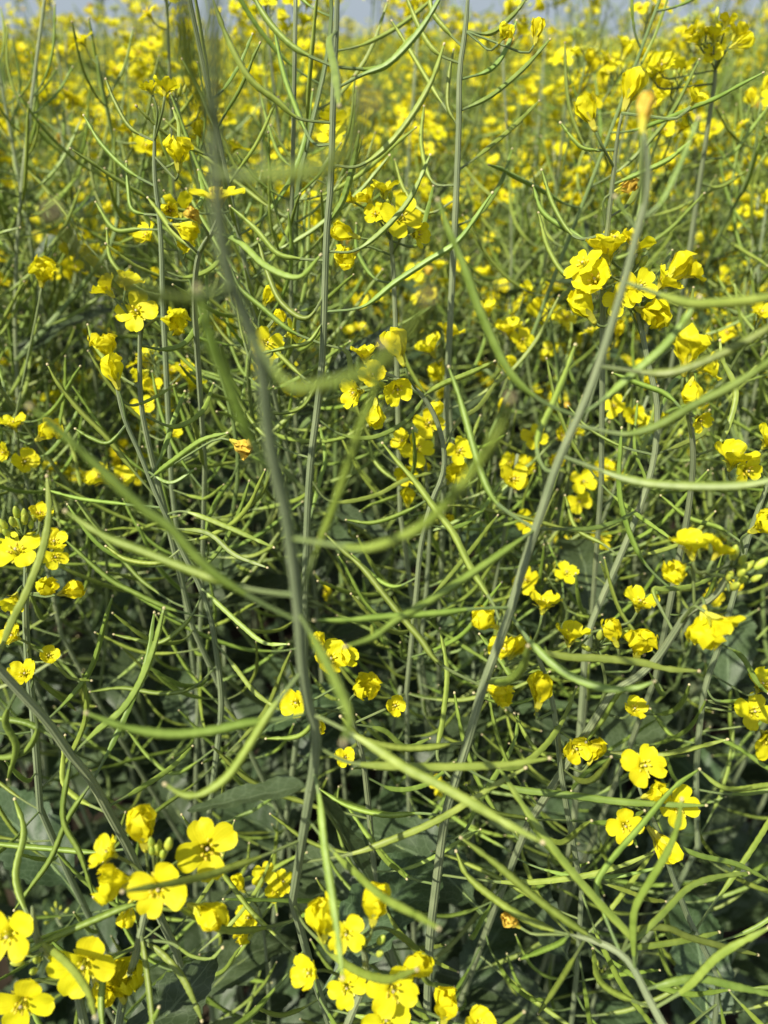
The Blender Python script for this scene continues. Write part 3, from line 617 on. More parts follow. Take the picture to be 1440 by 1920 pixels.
# F: thick stem low on the left
hero('thick stemmed podded plant entering from the left edge low down',
  [([(-60, 1180), (-10, 1245), (40, 1300), (90, 1355), (130, 1412), (170, 1462), (205, 1525), (240, 1590), (262, 1640)], .20, .215, 1.6, 2.2)],
  [([(130, 1412), (180, 1372), (230, 1330), (265, 1275), (290, 1210), (307, 1142)], -.01, .15, 2.2), ([(170, 1462), (212, 1392), (245, 1320), (275, 1240), (289, 1150)], .03, .15, 2.0),
   ([(-10, 1245), (20, 1170), (50, 1110), (80, 1030), (92, 960), (88, 895)], .0, .1, 2.1), ([(60, 1320), (70, 1370), (45, 1410), (0, 1420), (-30, 1400)], .02),
   ([(205, 1525), (150, 1500), (120, 1470), (118, 1430), (122, 1380)], .04), ([(90, 1440), (118, 1530), (150, 1600), (175, 1680)], .0, .1, 1.8),
   ([(170, 1460), (130, 1530), (95, 1610), (60, 1660), (28, 1705)], .0, .1, 1.9), ([(240, 1590), (180, 1598), (100, 1592), (0, 1583), (-60, 1575)], .01, .2, 2.1),
   ([(30, 1290), (10, 1350), (30, 1400), (15, 1460)], .02), ([(120, 1395), (60, 1360), (20, 1350), (-30, 1345)], .0),
   ([(200, 1520), (260, 1480), (320, 1440), (360, 1400)], .05)])
# D: raceme running out of the lower right corner
hero('blurred podded shoot leaning out of the lower right corner',
  [([(1068, 1752), (1130, 1770), (1178, 1802), (1215, 1870), (1250, 1935)], .155, .125, 1.1, 1.6)],
  [([(1072, 1755), (1040, 1745), (980, 1720), (920, 1680), (875, 1640), (856, 1598)], .01, .12, 2.3), ([(1130, 1772), (1060, 1725), (1000, 1680), (930, 1620), (866, 1572)], -.01, .12, 2.3),
   ([(1190, 1800), (1187, 1765), (1120, 1690), (1060, 1620), (1000, 1540), (936, 1440)], .0, .1, 2.2), ([(1075, 1755), (1050, 1768), (1010, 1785), (976, 1798)], .02, .1, 1.7),
   ([(1190, 1800), (1187, 1750), (1192, 1700), (1220, 1650), (1250, 1600), (1270, 1550), (1278, 1500)], -.03, .1, 1.9), ([(1140, 1772), (1200, 1775), (1290, 1762), (1347, 1748)], .03, .1, 1.8),
   ([(1190, 1790), (1240, 1715), (1290, 1665), (1340, 1645), (1402, 1637)], .04, .1, 1.8), ([(1205, 1840), (1300, 1835), (1380, 1850), (1460, 1868)], .0, .1, 2.1),
   ([(1160, 1790), (1135, 1720), (1118, 1665), (1140, 1620), (1200, 1550), (1262, 1478), (1310, 1443)], .04, .15, 1.8), ([(1225, 1890), (1290, 1850), (1350, 1790), (1440, 1740)], -.02),
   ([(1215, 1880), (1150, 1860), (1120, 1830), (1112, 1780)], .05), ([(1150, 1780), (1190, 1745), (1250, 1740), (1300, 1760), (1420, 1790)], .04, .1, 1.9), ([(1100, 1762), (1050, 1840), (1010, 1900)], .06)],
  [(962, 1728, 36, 'dry', (-.7, .7, .3), .3, -.01)])
# H: right stem with big flower head
hero('right hand plant topped by a large crowded head of yellow flowers',
  [([(1180, 520), (1195, 580), (1215, 680), (1232, 760), (1226, 860), (1200, 950), (1160, 1050), (1125, 1130), (1100, 1200), (1092, 1300), (1086, 1380)], .365, .34, 1.3, 2.2)],
  [([(1226, 857), (1280, 832), (1320, 810), (1330, 770)], .02), ([(1226, 855), (1160, 835), (1100, 800), (1066, 762)], .02, .3, 1.4), ([(1232, 790), (1250, 740), (1270, 710), (1320, 690)], .04),
   ([(1200, 950), (1210, 900), (1190, 840), (1195, 755)], -.01, .1, 1.3), ([(1160, 1050), (1130, 1020), (1080, 990), (1060, 930)], .03), ([(1165, 1045), (1230, 1035), (1290, 1010), (1340, 960)], .02),
   ([(1130, 1120), (1180, 1130), (1250, 1100), (1300, 1050)], .05), ([(1215, 680), (1260, 650), (1290, 600), (1300, 540)], .03)],
  [(1140, 480, 80, 'half', (-.2, 1, .4), .2), (1098, 500, 68, 'open', (-.7, .5, .6), .5), (1118, 530, 70, 'half', (-.5, .2, .8), 1.0), (1188, 470, 64, 'half', (.4, 1, .2), .6), (1096, 578, 66, 'closed', (-.7, .8, .3), .3, .01),
   (1195, 540, 66, 'open', (.2, .1, 1), .2), (1218, 585, 54, 'wilt', (.5, -.4, .7), .2), (1240, 535, 60, 'half', (.6, .6, .5), .9), (1270, 508, 60, 'closed', (.7, .7, .3), .4), (1160, 560, 58, 'open', (-.2, -.4, .9), .7), (1232, 590, 46, 'closed', (.5, -.8, .3), .1),
   (1290, 515, 50, 'half', (.8, .5, .3), .4), (1150, 455, 60, 'open', (0, .8, .6), .9)],
  buds=[(1195, 500, 7)])
hero('right plant carrying a withering flower with pale stamens beside a pod arc',
  [([(1295, 700), (1290, 760), (1300, 850), (1290, 960), (1270, 1060)], .30, .31, 1.1, 1.7)],
  [([(1292, 770), (1250, 740), (1200, 720), (1150, 700)], .04), ([(1300, 850), (1350, 830), (1380, 740), (1355, 675), (1350, 640)], .0)],
  [(1290, 662, 80, 'wilt', (.1, 1, .3), .2), (1318, 690, 56, 'half', (.7, .1, .5), .6), (1298, 728, 50, 'closed', (-.1, -1, .3), .6), (1308, 785, 40, 'half', (.3, -.5, .6), .6)])
# I: bright flowering shoot with buds
hero('flowering shoot right of the middle with pale green buds at its slanting tip',
  [([(1372, 1062), (1350, 1105), (1325, 1128), (1290, 1150), (1262, 1190), (1235, 1230), (1200, 1265), (1150, 1300), (1110, 1360)], .225, .235, 1.2, 2.0)],
  [([(1262, 1190), (1225, 1110), (1250, 1105), (1300, 1098), (1340, 1080)], .02, .3, 1.6), ([(1200, 1265), (1160, 1300), (1130, 1350), (1100, 1390)], .02, .2, 1.6)],
  [(1298, 1035, 78, 'half', (-.1, 1, .2), .5), (1343, 1040, 60, 'half', (.5, .9, .2), .3), (1272, 1068, 44, 'wilt', (-.5, -.2, .4), .3), (1338, 1160, 82, 'half', (.7, -.7, .4), .4), (1318, 1172, 60, 'wilt', (-.2, -.9, .3), .3)],
  buds=[(1378, 1078, 8), (1360, 1065, 4)])
hero('small flowering shoot beside the leaning stem with drooping petals and buds',
  [([(1000, 1205), (1012, 1240), (1030, 1290), (1043, 1360), (1050, 1430), (1060, 1500)], .235, .235, 1.0, 1.5),
   ([(1110, 1185), (1125, 1230), (1135, 1290), (1110, 1350), (1062, 1420)], .25, .24, 0.7, 1.0)],
  [([(1030, 1290), (970, 1318), (925, 1315), (890, 1300)], -.01, .2, 1.2), ([(1012, 1245), (965, 1270), (940, 1240), (900, 1190)], .03), ([(1050, 1430), (1000, 1400), (965, 1340)], .0, .2, 1.6), ([(1045, 1370), (1090, 1395), (1180, 1430), (1200, 1480)], .03)],
  [(1018, 1140, 62, 'half', (.1, 1, .2), .3), (1068, 1200, 66, 'half', (.1, 1, .25), .8), (915, 1165, 48, 'wilt', (-.7, .5, .4), .3), (950, 1222, 58, 'half', (-.5, .5, .5), .6), (972, 1215, 48, 'closed', (.5, .7, .3), .3), (930, 1295, 48, 'wilt', (.8, -.2, .4), .2),
   (1012, 1300, 60, 'closed', (.1, 1, .3), .4), (1150, 1188, 50, 'closed', (-.4, 1, .3), .3), (1198, 1212, 56, 'wilt', (.1, 1, .4), .3), (1075, 1400, 58, 'half', (.2, -.1, 1), .4), (1115, 1412, 46, 'closed', (.3, .8, .3), .3), (1198, 1137, 62, 'half', (.1, .9, .5), .3), (1186, 1333, 46, 'half', (.2, .7, .7), .3)],
  buds=[(1120, 1215, 8), (1175, 1190, 3)])
# J right edge
hero('smooth stemmed plant at the right edge with half hidden yellow blossoms',
  [([(1450, 880), (1420, 960), (1400, 1020), (1380, 1100), (1352, 1200), (1322, 1290), (1310, 1380), (1305, 1450)], .30, .30, 1.1, 1.9)],
  [([(1322, 1290), (1340, 1312), (1380, 1314), (1450, 1312)], .0, .3, 1.5), ([(1352, 1200), (1390, 1230), (1420, 1280), (1440, 1300)], -.05), ([(1400, 1020), (1350, 990), (1290, 970), (1240, 930)], .05),
   ([(1310, 1370), (1380, 1400), (1440, 1440), (1500, 1460)], .0, .2), ([(1308, 1400), (1260, 1380), (1220, 1330)], .03), ([(1306, 1440), (1360, 1478), (1440, 1472), (1500, 1475)], -.05, .1, 2.2)],
  [(1372, 868, 78, 'half', (.1, .8, .5), .3), (1395, 880, 60, 'open', (.3, -.3, .8), .3), (1438, 832, 64, 'half', (.3, .6, .6), .7), (1432, 985, 56, 'wilt', (.3, .3, .6), .2), (1408, 1335, 66, 'open', (.1, .3, .8), .3), (1435, 1380, 66, 'half', (.1, -.4, .8), .3), (1425, 1290, 60, 'half', (.2, .7, .5), .6)],
  buds=[(1448, 1330, 3)])
# lower right small flowers
hero('lower right plant with three small facing flowers between crossing pods',
  [([(1195, 1470), (1215, 1520), (1235, 1560), (1260, 1640), (1290, 1720)], .205, .21, 0.9, 1.5)],
  [([(1235, 1560), (1300, 1600), (1380, 1620), (1440, 1650)], .03)],
  [(1203, 1435, 76, 'open', (.1, .3, 1), .3), (1170, 1546, 64, 'open', (-.1, .1, 1), .9), (1268, 1510, 74, 'open', (.1, .2, 1), .5), (1242, 1582, 60, 'closed', (.6, -.7, .3), .3), (1225, 1490, 40, 'wilt', (.5, .3, .4), .3)])
# bottom centre group
hero('bottom edge flower group near the middle with tube shaped closing blooms',
  [([(672, 1760), (685, 1800), (680, 1850), (660, 1900), (640, 1950)], .150, .145, 1.1, 1.8)],
  [([(672, 1770), (720, 1740), (780, 1780), (800, 1840), (850, 1850)], .05)],
  [(650, 1748, 68, 'open', (-.1, .2, 1), .3), (602, 1730, 76, 'closed', (-.1, 1, .3), .3), (702, 1700, 74, 'closed', (.1, 1, .3), .3), (650, 1848, 68, 'open', (0, .2, 1), .8), (585, 1822, 60, 'half', (-.5, .3, .7), .3), (735, 1850, 88, 'open', (.1, .1, 1), .3, .015), (722, 1905, 84, 'open', (.1, .1, 1), .9, .02),
   (772, 1815, 62, 'closed', (.8, .6, .3), .3), (835, 1892, 64, 'closed', (.1, 1, .3), .3), (895, 1925, 60, 'half', (.1, .6, .6), .3)],
  buds=[(692, 1770, 4)])
hero('small distant flower spray above a horizontal pod in the lower left part',
  [([(478, 1690), (490, 1720), (500, 1800), (505, 1900)], .26, .26, 0.9, 1.4)],
  [([(500, 1760), (560, 1720), (640, 1695), (600, 1690), (420, 1686)], -.1, .2, 2.0)],
  [(470, 1720, 48, 'half', (-.3, .3, .7), .3), (495, 1640, 44, 'open', (0, .4, .9), .3), (530, 1652, 40, 'open', (.3, .3, .9), .8), (449, 1660, 34, 'closed', (-.4, .8, .4), .3), (515, 1668, 36, 'half', (.2, .2, .9), .3), (458, 1745, 36, 'wilt', (-.5, -.3, .5), .3)])
# centre flowers
hero('middle plant whose arched stalk carries drooping yellow flowers and one bud',
  [([(690, 745), (712, 700), (745, 712), (785, 735), (815, 780), (832, 840), (830, 890), (810, 940), (790, 1020), (780, 1120)], .34, .35, 1.0, 1.7)],
  [([(832, 840), (860, 790), (900, 760), (940, 700)], .05), ([(812, 930), (760, 960), (700, 980), (650, 975)], .03), ([(800, 980), (850, 990), (900, 960), (940, 900)], .04), ([(785, 1080), (740, 1100), (700, 1080), (660, 1040)], .03),
   ([(790, 740), (830, 720), (880, 700), (926, 678)], -.03, .1, 2.1)],
  [(685, 672, 56, 'half', (-.1, 1, .3), .3), (745, 652, 60, 'closed', (-.4, 1, .3), .3), (672, 735, 60, 'half', (-.8, -.2, .5), .3), (700, 705, 48, 'half', (-.1, .1, .8), .8), (742, 725, 56, 'half', (.2, -.5, .6), .3), (705, 772, 44, 'closed', (0, -1, .3), .3)],
  buds=[(722, 715, 2)])
hero('plant behind the arched stalk with a stack of open golden flowers',
  [([(790, 780), (792, 830), (800, 900), (805, 1000), (800, 1100)], .42, .42, 1.0, 1.6)],
  [([(800, 900), (850, 880), (880, 830), (900, 780)], .02), ([(800, 920), (740, 900), (700, 860), (690, 800)], .02)],
  [(800, 797, 58, 'open', (.3, .3, .9), .3), (780, 845, 62, 'open', (.1, .2, 1), .8), (760, 830, 44, 'half', (-.6, .3, .5), .3), (765, 882, 46, 'half', (-.1, -.5, .7), .3), (858, 848, 54, 'open', (.3, .3, .9), .3), (850, 893, 44, 'wilt', (.2, .3, .5), .3), (765, 936, 34, 'closed', (0, 1, .4), .3), (815, 775, 34, 'closed', (.3, 1, .4), .3)])
hero('plant with one crisp four petalled flower under a side turned bloom, upper left',
  [([(262, 590), (262, 660), (265, 760), (285, 860), (310, 960)], .33, .34, 0.9, 1.7)],
  [([(262, 640), (310, 655), (350, 640), (380, 590)], .03), ([(264, 720), (220, 700), (180, 650), (165, 610)], .03), ([(270, 790), (330, 800), (380, 770), (400, 720)], .04)],
  [(258, 587, 70, 'open', (.05, .1, 1), 0.75, .004), (205, 548, 58, 'half', (-.6, .7, .4), .3), (238, 535, 50, 'half', (.4, .8, .3), .3), (325, 598, 48, 'wilt', (.5, -.2, .5), .3)])
hero('upper left plant with a wide open side view flower over a drooping bud',
  [([(408, 405), (395, 440), (372, 480), (365, 560), (370, 660)], .325, .36, 1.0, 1.5)],
  [([(372, 480), (330, 440), (300, 400), (278, 372)], .02, .2, 2.0), ([(400, 425), (450, 455), (500, 500), (560, 520), (600, 480)], -.03, .1, 2.0)],
  [(408, 378, 96, 'open', (0, .75, .5), .75, .01), (345, 430, 44, 'closed', (.7, -.4, .3), .3), (365, 405, 26, 'dry', (-.3, .3, .4), .3)])
hero('thin plant at upper left with paired petals and an open seed raceme',
  [([(290, 235), (290, 330), (298, 400), (303, 480), (305, 560), (310, 660)], .42, .42, 1.0, 1.7)],
  [([(285, 268), (245, 240), (215, 190), (199, 150)], .0, .2, 1.6), ([(293, 358), (240, 320), (190, 270), (158, 218)], .0, .2, 1.8), ([(293, 402), (250, 395), (240, 350), (237, 305)], .0, .2, 1.6), ([(296, 330), (330, 300), (335, 240), (325, 205)], .01, .2, 1.4),
   ([(300, 440), (260, 430), (215, 430), (180, 380)], .02), ([(304, 500), (350, 520), (400, 500), (430, 450)], .02), ([(306, 560), (260, 540), (210, 490), (200, 430)], .02), ([(298, 400), (350, 410), (380, 370), (372, 320)], .02)],
  [(283, 172, 34, 'half', (-.4, .9, .3), .3), (310, 172, 44, 'half', (.2, 1, .2), .3), (334, 290, 50, 'wilt', (.1, 1, .5), .3)])
hero('upper right plant with one large upright petal fan on a thin stem',
  [([(1165, 212), (1156, 270), (1150, 330), (1140, 420), (1132, 500), (1130, 620)], .36, .37, 0.8, 1.6)],
  [([(1150, 290), (1100, 280), (1075, 262), (1052, 232)], .0, .3, 1.2), ([(1150, 334), (1210, 320), (1255, 298), (1290, 268)], -.02, .15, 1.7), ([(1140, 430), (1080, 445), (1040, 390), (1016, 320)], .02, .3, 1.7), ([(1136, 460), (1080, 440), (1020, 400), (1000, 350)], .03), ([(1140, 400), (1180, 380), (1200, 330), (1205, 270)], .03),
   ([(1132, 500), (1070, 520), (1030, 470), (1010, 400)], .03), ([(1131, 540), (1180, 560), (1230, 520), (1260, 470)], .04)],
  [(1182, 172, 60, 'closed', (.3, 1, .3), .3, 0), (1103, 212, 56, 'closed', (-.5, 1, .2), .3, 0), (1172, 350, 34, 'dry', (.9, .3, .3), .3, 0), (1300, 192, 40, 'half', (.3, .5, .6), .3)])
hero('dark stemmed plant at the top right of middle with many upswept pods',
  [([(880, -40), (872, 60), (862, 135), (860, 240), (856, 350), (850, 480)], .47, .46, 1.2, 2.0)],
  [([(872, 70), (920, 62), (960, 30), (985, 0)], .0), ([(863, 140), (920, 130), (950, 90), (968, 40)], .0), ([(861, 200), (920, 180), (980, 130), (1030, 75)], .0, .1, 2.0), ([(864, 130), (820, 100), (790, 60), (760, -10)], .0), ([(860, 240), (820, 180), (760, 80), (735, 40)], .02),
   ([(858, 250), (840, 200), (842, 140), (850, 95)], .0, .1, 1.8), ([(856, 330), (900, 290), (960, 240), (1010, 190)], .02), ([(856, 350), (810, 340), (790, 270), (795, 200)], .02), ([(853, 420), (900, 400), (940, 340), (960, 280)], .02), ([(855, 380), (800, 400), (760, 360), (740, 300)], .02), ([(870, 80), (840, 60), (810, 20), (805, -30)], .0)],
  [(1006, 60, 36, 'closed', (.1, 1, .3), .3), (945, 65, 30, 'wilt', (.3, .3, .5), .3)])
hero('tall far right plant with a loose yellow head rising above the skyline',
  [([(1345, 80), (1340, 150), (1330, 220), (1315, 320), (1300, 420)], .58, .60, 1.2, 2.0)],
  [([(1325, 250), (1300, 240), (1285, 200)], .02), ([(1318, 300), (1370, 290), (1410, 240), (1440, 200)], .0), ([(1310, 350), (1350, 350), (1400, 320)], .0)],
  [(1340, 75, 44, 'half', (0, 1, .3), .3), (1310, 80, 40, 'half', (-.5, .8, .3), .3), (1378, 68, 40, 'half', (.5, .8, .3), .3), (1335, 102, 36, 'half', (-.2, -.2, .9), .3), (1300, 62, 36, 'half', (-.6, .8, .3), .3), (1390, 80, 34, 'closed', (.7, .2, .3), .3), (1325, 60, 34, 'open', (0, .9, .5), .3), (1362, 45, 34, 'half', (.2, 1, .2), .3), (1240, 130, 50, 'half', (-.3, .3, .8), .3), (1225, 145, 40, 'half', (-.3, .6, .4), .3)],
  buds=[(1350, 55, 5)])
hero('upper middle plant with a crowded golden head beside the slim podded stem',
  [([(728, 395), (732, 440), (738, 520), (742, 620), (745, 720)], .42, .42, 1.0, 1.7)],
  [([(733, 460), (780, 460), (800, 400), (812, 350)], .02), ([(738, 520), (700, 520), (670, 470), (668, 420)], .03)],
  [(748, 410, 78, 'open', (.3, .1, 1), .4, .02), (692, 378, 56, 'half', (-.5, .7, .4), .3), (722, 362, 50, 'half', (0, 1, .4), .3), (658, 375, 40, 'half', (-.8, .4, .4), .9), (778, 440, 46, 'half', (.7, -.2, .5), .3), (655, 478, 44, 'wilt', (-.6, -.5, .4), .3), (650, 438, 44, 'closed', (-.9, .2, .3), .3), (706, 405, 40, 'half', (-.3, .1, .9), .3)],
  buds=[(735, 380, 4)])
hero('plant behind the leaning stem with golden flowers stacked in two loose tiers',
  [([(1010, 800), (1015, 850), (1020, 920), (1020, 1000)], .50, .50, 1.0, 1.6), ([(1095, 890), (1100, 950), (1095, 1020)], .50, .50, .8, 1.2)],
  [([(1016, 870), (980, 890), (950, 870), (930, 820)], .0)],
  [(1000, 822, 48, 'open', (.1, .3, 1), .4), (990, 878, 42, 'half', (-.4, .3, .7), .3), (962, 868, 38, 'half', (-.8, .2, .5), .3), (1048, 820, 40, 'half', (.5, .3, .7), .3), (1035, 860, 36, 'half', (.5, -.3, .7), .3), (1075, 812, 36, 'half', (.6, .5, .5), .3),
   (1092, 905, 46, 'open', (0, .3, 1), .2), (1085, 940, 42, 'open', (-.1, -.2, 1), .6), (1118, 890, 38, 'half', (.4, .4, .7), .3), (1152, 895, 44, 'half', (.8, .2, .5), .3), (1135, 880, 36, 'half', (.3, .6, .5), .3)])
hero('right of middle plant with a soft yellow cluster above the dark pod tangle',
  [([(825, 640), (835, 700), (845, 780), (850, 860)], .50, .52, 1.0, 1.6), ([(965, 610), (960, 680), (930, 760), (880, 840)], .54, .53, 0.8, 1.2)],
  [([(836, 710), (880, 700), (905, 650), (915, 600)], .02)],
  [(810, 660, 60, 'half', (-.5, .8, .4), .3), (840, 632, 48, 'half', (.3, .9, .4), .3), (822, 688, 40, 'closed', (-.3, -.6, .4), .3), (955, 625, 54, 'half', (-.2, .8, .5), .3), (975, 640, 50, 'open', (.4, .2, .9), .3), (915, 585, 44, 'half', (-.2, .8, .5), .3), (985, 550, 32, 'half', (.3, .8, .5), .3), (955, 690, 34, 'closed', (-.1, 1, .3), .3)],
  buds=[(962, 612, 3)])
hero('left middle plant with scattered small blooms low behind the arching pods',
  [([(25, 800), (40, 860), (60, 940), (80, 1020)], .42, .42, 1.0, 1.6), ([(268, 760), (262, 830), (250, 900), (200, 980)], .46, .45, 0.8, 1.2)],
  [([(40, 860), (90, 850), (130, 800), (150, 760)], .02)],
  [(28, 800, 48, 'half', (0, .8, .5), .3), (45, 868, 46, 'half', (.5, .2, .7), .3), (85, 812, 44, 'wilt', (.8, .5, .3), .3), (12, 850, 40, 'half', (-.3, .1, .8), .3), (80, 515, 46, 'wilt', (.3, .5, .5), .3), (268, 765, 46, 'open', (.1, .4, .8), .3), (195, 900, 56, 'half', (-.5, .5, .6), .3), (225, 905, 48, 'half', (.3, .5, .6), .3), (318, 815, 36, 'half', (.6, .5, .5), .3), (345, 690, 36, 'open', (.4, .4, .8), .3)])
hero('left edge plant bearing a bright open flower and a crowded bud head',
  [([(45, 1010), (50, 1060), (48, 1130), (50, 1200), (55, 1270), (62, 1330)], .27, .27, 1.3, 1.9)],
  [([(50, 1200), (100, 1240), (130, 1270), (170, 1276)], .02, .3, 1.2), ([(55, 1265), (90, 1290), (140, 1330)], .03)],
  [(35, 1038, 84, 'open', (-.05, .6, .8), .1, .012), (100, 1022, 50, 'half', (.3, .6, .5), .3), (103, 1045, 42, 'open', (.4, .1, .8), .3), (88, 1100, 38, 'wilt', (.2, .2, .5), .3), (28, 1120, 50, 'half', (-.1, -.7, .5), .3), (130, 1108, 44, 'closed', (1, .3, .3), .3), (50, 1265, 52, 'half', (0, .4, .8), .3), (30, 1195, 50, 'half', (-.4, .4, .6), .3), (90, 1232, 34, 'half', (.4, .4, .6), .3), (75, 970, 44, 'half', (.2, .8, .4), .3)],
  buds=[(50, 985, 10), (30, 1000, 6)])
hero('lower middle plant with shaded yellow blossoms seen behind the blurred stem',
  [([(622, 1225), (640, 1290), (660, 1350), (680, 1420), (690, 1500)], .25, .25, 1.0, 1.6)],
  [([(660, 1350), (720, 1370), (760, 1400), (805, 1385)], .02), ([(650, 1320), (600, 1345), (560, 1380), (500, 1385)], .02), ([(685, 1450), (740, 1480), (800, 1470), (850, 1430)], .03)],
  [(618, 1240, 68, 'half', (.2, .5, .8), .3), (645, 1235, 46, 'half', (.6, .4, .6), .3), (560, 1318, 56, 'half', (-.4, .2, .8), .3), (680, 1292, 50, 'wilt', (.4, .4, .6), .3), (738, 1324, 42, 'half', (.3, .3, .8), .3), (600, 1205, 34, 'closed', (-.3, .7, .4), .3), (648, 1420, 32, 'half', (0, .3, .8), .3), (595, 1355, 34, 'closed', (.3, -.4, .6), .3)])

# ------------------------------------------------------------------ the field: random plants
def spot_ok(x, y): return True
cand = []
yy = 0.47
while yy < 9:
    step = 0.142 if yy < 1.4 else 0.18 if yy < 3 else 0.22
    half = 0.60 * yy + 0.42
    for k in range(int(2 * half / step) + 1):
        cand.append((-half + k * step + random.uniform(-.07, .07), yy + random.uniform(-.07, .07)))
    yy += step
cand.sort(key=lambda c: math.hypot(c[0], c[1]))
def zone(x, y):
    px = 720 + FPX * x / (y * CP + 0.1 * SP)
    side = 'left' if px < 480 else ('middle' if px < 960 else 'right')
    return side
NEAR, MID = 88, 300 - 88 - 32
near = [c for c in cand if abs(c[0]) < 0.6 * c[1] + 0.2][:NEAR]; ns = set(near); rest = [c for c in cand if c not in ns]
ORD = 'first second third fourth fifth sixth seventh eighth ninth tenth eleventh twelfth'.split()
def rows(pts_, cuts):                               # row by distance, order from the left
    out = {}
    for r_ in range(len(cuts) + 1):
        m = [p for p in pts_ if sum(p[1] > c for c in cuts) == r_]
        for j, p in enumerate(sorted(m, key=lambda p: p[0] / p[1])): out[p] = (r_, j, len(m))
    return out
def place(r_, j, n, names): return '%s from the %s in the %s row' % ((ORD[j], 'left', names[r_]) if j < (n + 1) // 2 else (ORD[n - 1 - j], 'right', names[r_]))
styles = {c: ('pods' if c[1] < 0.78 or random.random() < 0.25 else 'bloom') for c in near}
ys = sorted(c[1] for c in near); info = rows(near, [ys[len(ys) * q // 5] for q in (1, 2, 3, 4)])
for k, (x, y) in enumerate(near):
    H = CAM_H - random.uniform(0.05, 0.26) if y < 0.8 else CAM_H - random.uniform(-0.08, 0.16)
    style = styles[(x, y)]
    if style == 'pods' and random.random() < 0.4: H = CAM_H + random.uniform(0.0, 0.12)
    build_parts(x, y, random.uniform(0, 6.28), plant_plan(100 + k, H, 'bare' if y < 0.58 else style, spread=0.7 if y < 0.6 else 1.0),
        {'pods': 'podded plant with few flowers, ', 'bloom': 'yellow flowering plant, '}[style] + place(*info[(x, y)], ['nearest', 'second', 'third', 'fourth', 'fifth']) + ' of the tangle', 'rape plants in the near tangle')
# leafy low plants that fill the shade under the near stems
for k in range(27):
    x, y = (-0.44 + 0.11 * (k % 9) + random.uniform(-.03, .03), 0.20 + 0.15 * (k // 9) + random.uniform(-.03, .03))
    r = np.random.default_rng(900 + k); H = r.uniform(0.62, 0.86) if y < 0.35 else r.uniform(0.75, 0.95)
    P = np.stack([np.linspace(0, r.normal(0, .04), 5), np.linspace(0, r.normal(0, .03), 5), np.linspace(0, H, 5)], 1)
    parts = []; D = resample(P, 60)
    for j in range(11):
        f = 0.25 + 0.72 * j / 10; sc = r.uniform(0.6, 1.0) * (1.25 - 0.6 * f)
        parts.append(('leaf', int(r.integers(0, 4)) if j < 9 else int(r.integers(4, 7)), np.array(Matrix.Translation(Vector(D[int(f * 59)])) @ Matrix.Rotation(j * 2.4 + r.normal(0, .3), 4, 'Z')) @ np.diag([sc, sc, sc, 1])))
    if k % 2: parts.append(('bud_cluster', k % 3, np.array(Matrix.Translation(Vector(D[-1])))))
    build_parts(x, y, 0, ([(P, .004, .0015, 0)], parts), 'low leafy shoot in the shade, ' + place(k // 9, k % 9, 9, ['front', 'middle', 'back']) + ' of shoots', 'low leafy rape shoots')
protos = []
for k in range(9):
    style = 'pods' if k % 3 == 0 else 'bloom'; protos.append((mesh_of('oilseed_rape_plant', merged(plant_plan(500 + k, 1.27, style, nbr=(7 if style == 'pods' else 8), more=1.5))), style))
for k, (x, y) in enumerate(rest[:MID]):
    me, style = protos[k % 9]; s = zone(x, y); o = obj('oilseed_rape_plant', me); q = (CAM_H - random.uniform(-0.05, 0.19)) / 1.27
    if y > 0.8 and random.random() < 0.24: q = (CAM_H + random.uniform(0.04, 0.22)) / 1.27
    bnd = 'just behind the near tangle' if y < 1.6 else ('in the middle distance' if y < 2.4 else 'towards the skyline')
    o.location = (x, y, 0); o.rotation_euler = (random.uniform(-.06, .06), random.uniform(-.06, .06), random.uniform(0, 6.28)); o.scale = (q, q, q)
    tag(o, {'pods': 'podded plant with sparse flowers in the field, %s third, %s', 'bloom': 'full flowering plant in the field, %s third, %s'}[style] % (s, bnd), 'rapeseed plant', 'field rape plants, %s, %s, %s' % (style, s, bnd))
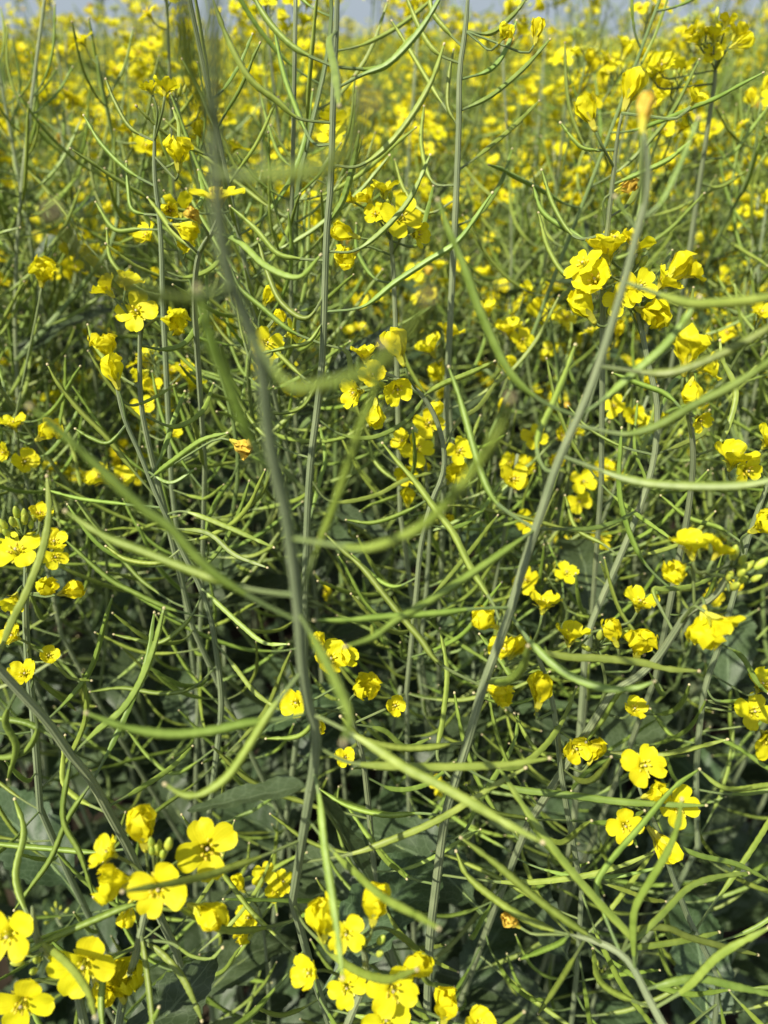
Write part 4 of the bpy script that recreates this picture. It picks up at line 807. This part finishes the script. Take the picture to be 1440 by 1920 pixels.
# ------------------------------------------------------------------ the rest of the field as one object
pts = [c for c in rest[MID:]]
def scatter(y0, y1, dens):
    area = 0.62 * (y1**2 - y0**2) + 2 * (y1 - y0); n = int(area * dens)
    yv = np.sqrt(rng.uniform(y0**2, y1**2, n)); xv = rng.uniform(-1, 1, n) * (0.62 * yv + 1); return list(zip(xv, yv))
pts += scatter(9, 18, 11) + scatter(18, 45, 3.2) + scatter(45, 140, 0.7)
N = len(pts); me = bpy.data.meshes.new('far_rape_field'); me.from_pydata([(x, y, 0) for x, y in pts], [], [])
a = me.attributes.new('rot', 'FLOAT_VECTOR', 'POINT'); a.data.foreach_set('vector', np.stack([rng.uniform(-.07, .07, N), rng.uniform(-.07, .07, N), rng.uniform(0, 6.28, N)], 1).astype(np.float32).ravel())
a = me.attributes.new('sz', 'FLOAT', 'POINT'); yv = np.array([p[1] for p in pts]); tall = rng.random(N) < 0.10
sz = (CAM_H - rng.uniform(-0.02, 0.16, N) + tall * rng.uniform(0.05, 0.2, N)) / 1.27; a.data.foreach_set('value', sz.astype(np.float32))
a = me.attributes.new('idx', 'INT', 'POINT'); a.data.foreach_set('value', rng.integers(0, 9, N).astype(np.int32))
fo = obj('far_rape_field', me); tag(fo, 'dense yellow flowering rape crop stretching back to the skyline', 'crop field', kind='stuff')
ng = bpy.data.node_groups.new('far_field', 'GeometryNodeTree')
ng.interface.new_socket('Geometry', in_out='INPUT', socket_type='NodeSocketGeometry'); ng.interface.new_socket('Geometry', in_out='OUTPUT', socket_type='NodeSocketGeometry')
gi = ng.nodes.new('NodeGroupInput'); go = ng.nodes.new('NodeGroupOutput'); ip = ng.nodes.new('GeometryNodeInstanceOnPoints'); gj = ng.nodes.new('GeometryNodeJoinGeometry')
srcs = [next(o for o in bpy.data.objects if o.data is m) for m, _ in protos]
for s in reversed(srcs):
    oi = ng.nodes.new('GeometryNodeObjectInfo'); oi.transform_space = 'ORIGINAL'; oi.inputs['Object'].default_value = s; oi.inputs['As Instance'].default_value = True
    ng.links.new(oi.outputs['Geometry'], gj.inputs[0])
def attr(nm, ty):
    k = ng.nodes.new('GeometryNodeInputNamedAttribute'); k.data_type = ty; k.inputs['Name'].default_value = nm; return k.outputs['Attribute']
ip.inputs['Pick Instance'].default_value = True
ng.links.new(gi.outputs[0], ip.inputs['Points']); ng.links.new(gj.outputs[0], ip.inputs['Instance'])
ng.links.new(attr('idx', 'INT'), ip.inputs['Instance Index']); ng.links.new(attr('sz', 'FLOAT'), ip.inputs['Scale'])
e2r = ng.nodes.new('FunctionNodeEulerToRotation'); ng.links.new(attr('rot', 'FLOAT_VECTOR'), e2r.inputs[0]); ng.links.new(e2r.outputs[0], ip.inputs['Rotation'])
ng.links.new(ip.outputs[0], go.inputs[0])
md = fo.modifiers.new('field', 'NODES'); md.node_group = ng
print('OBJECTS', len(bpy.data.objects), 'far', N)
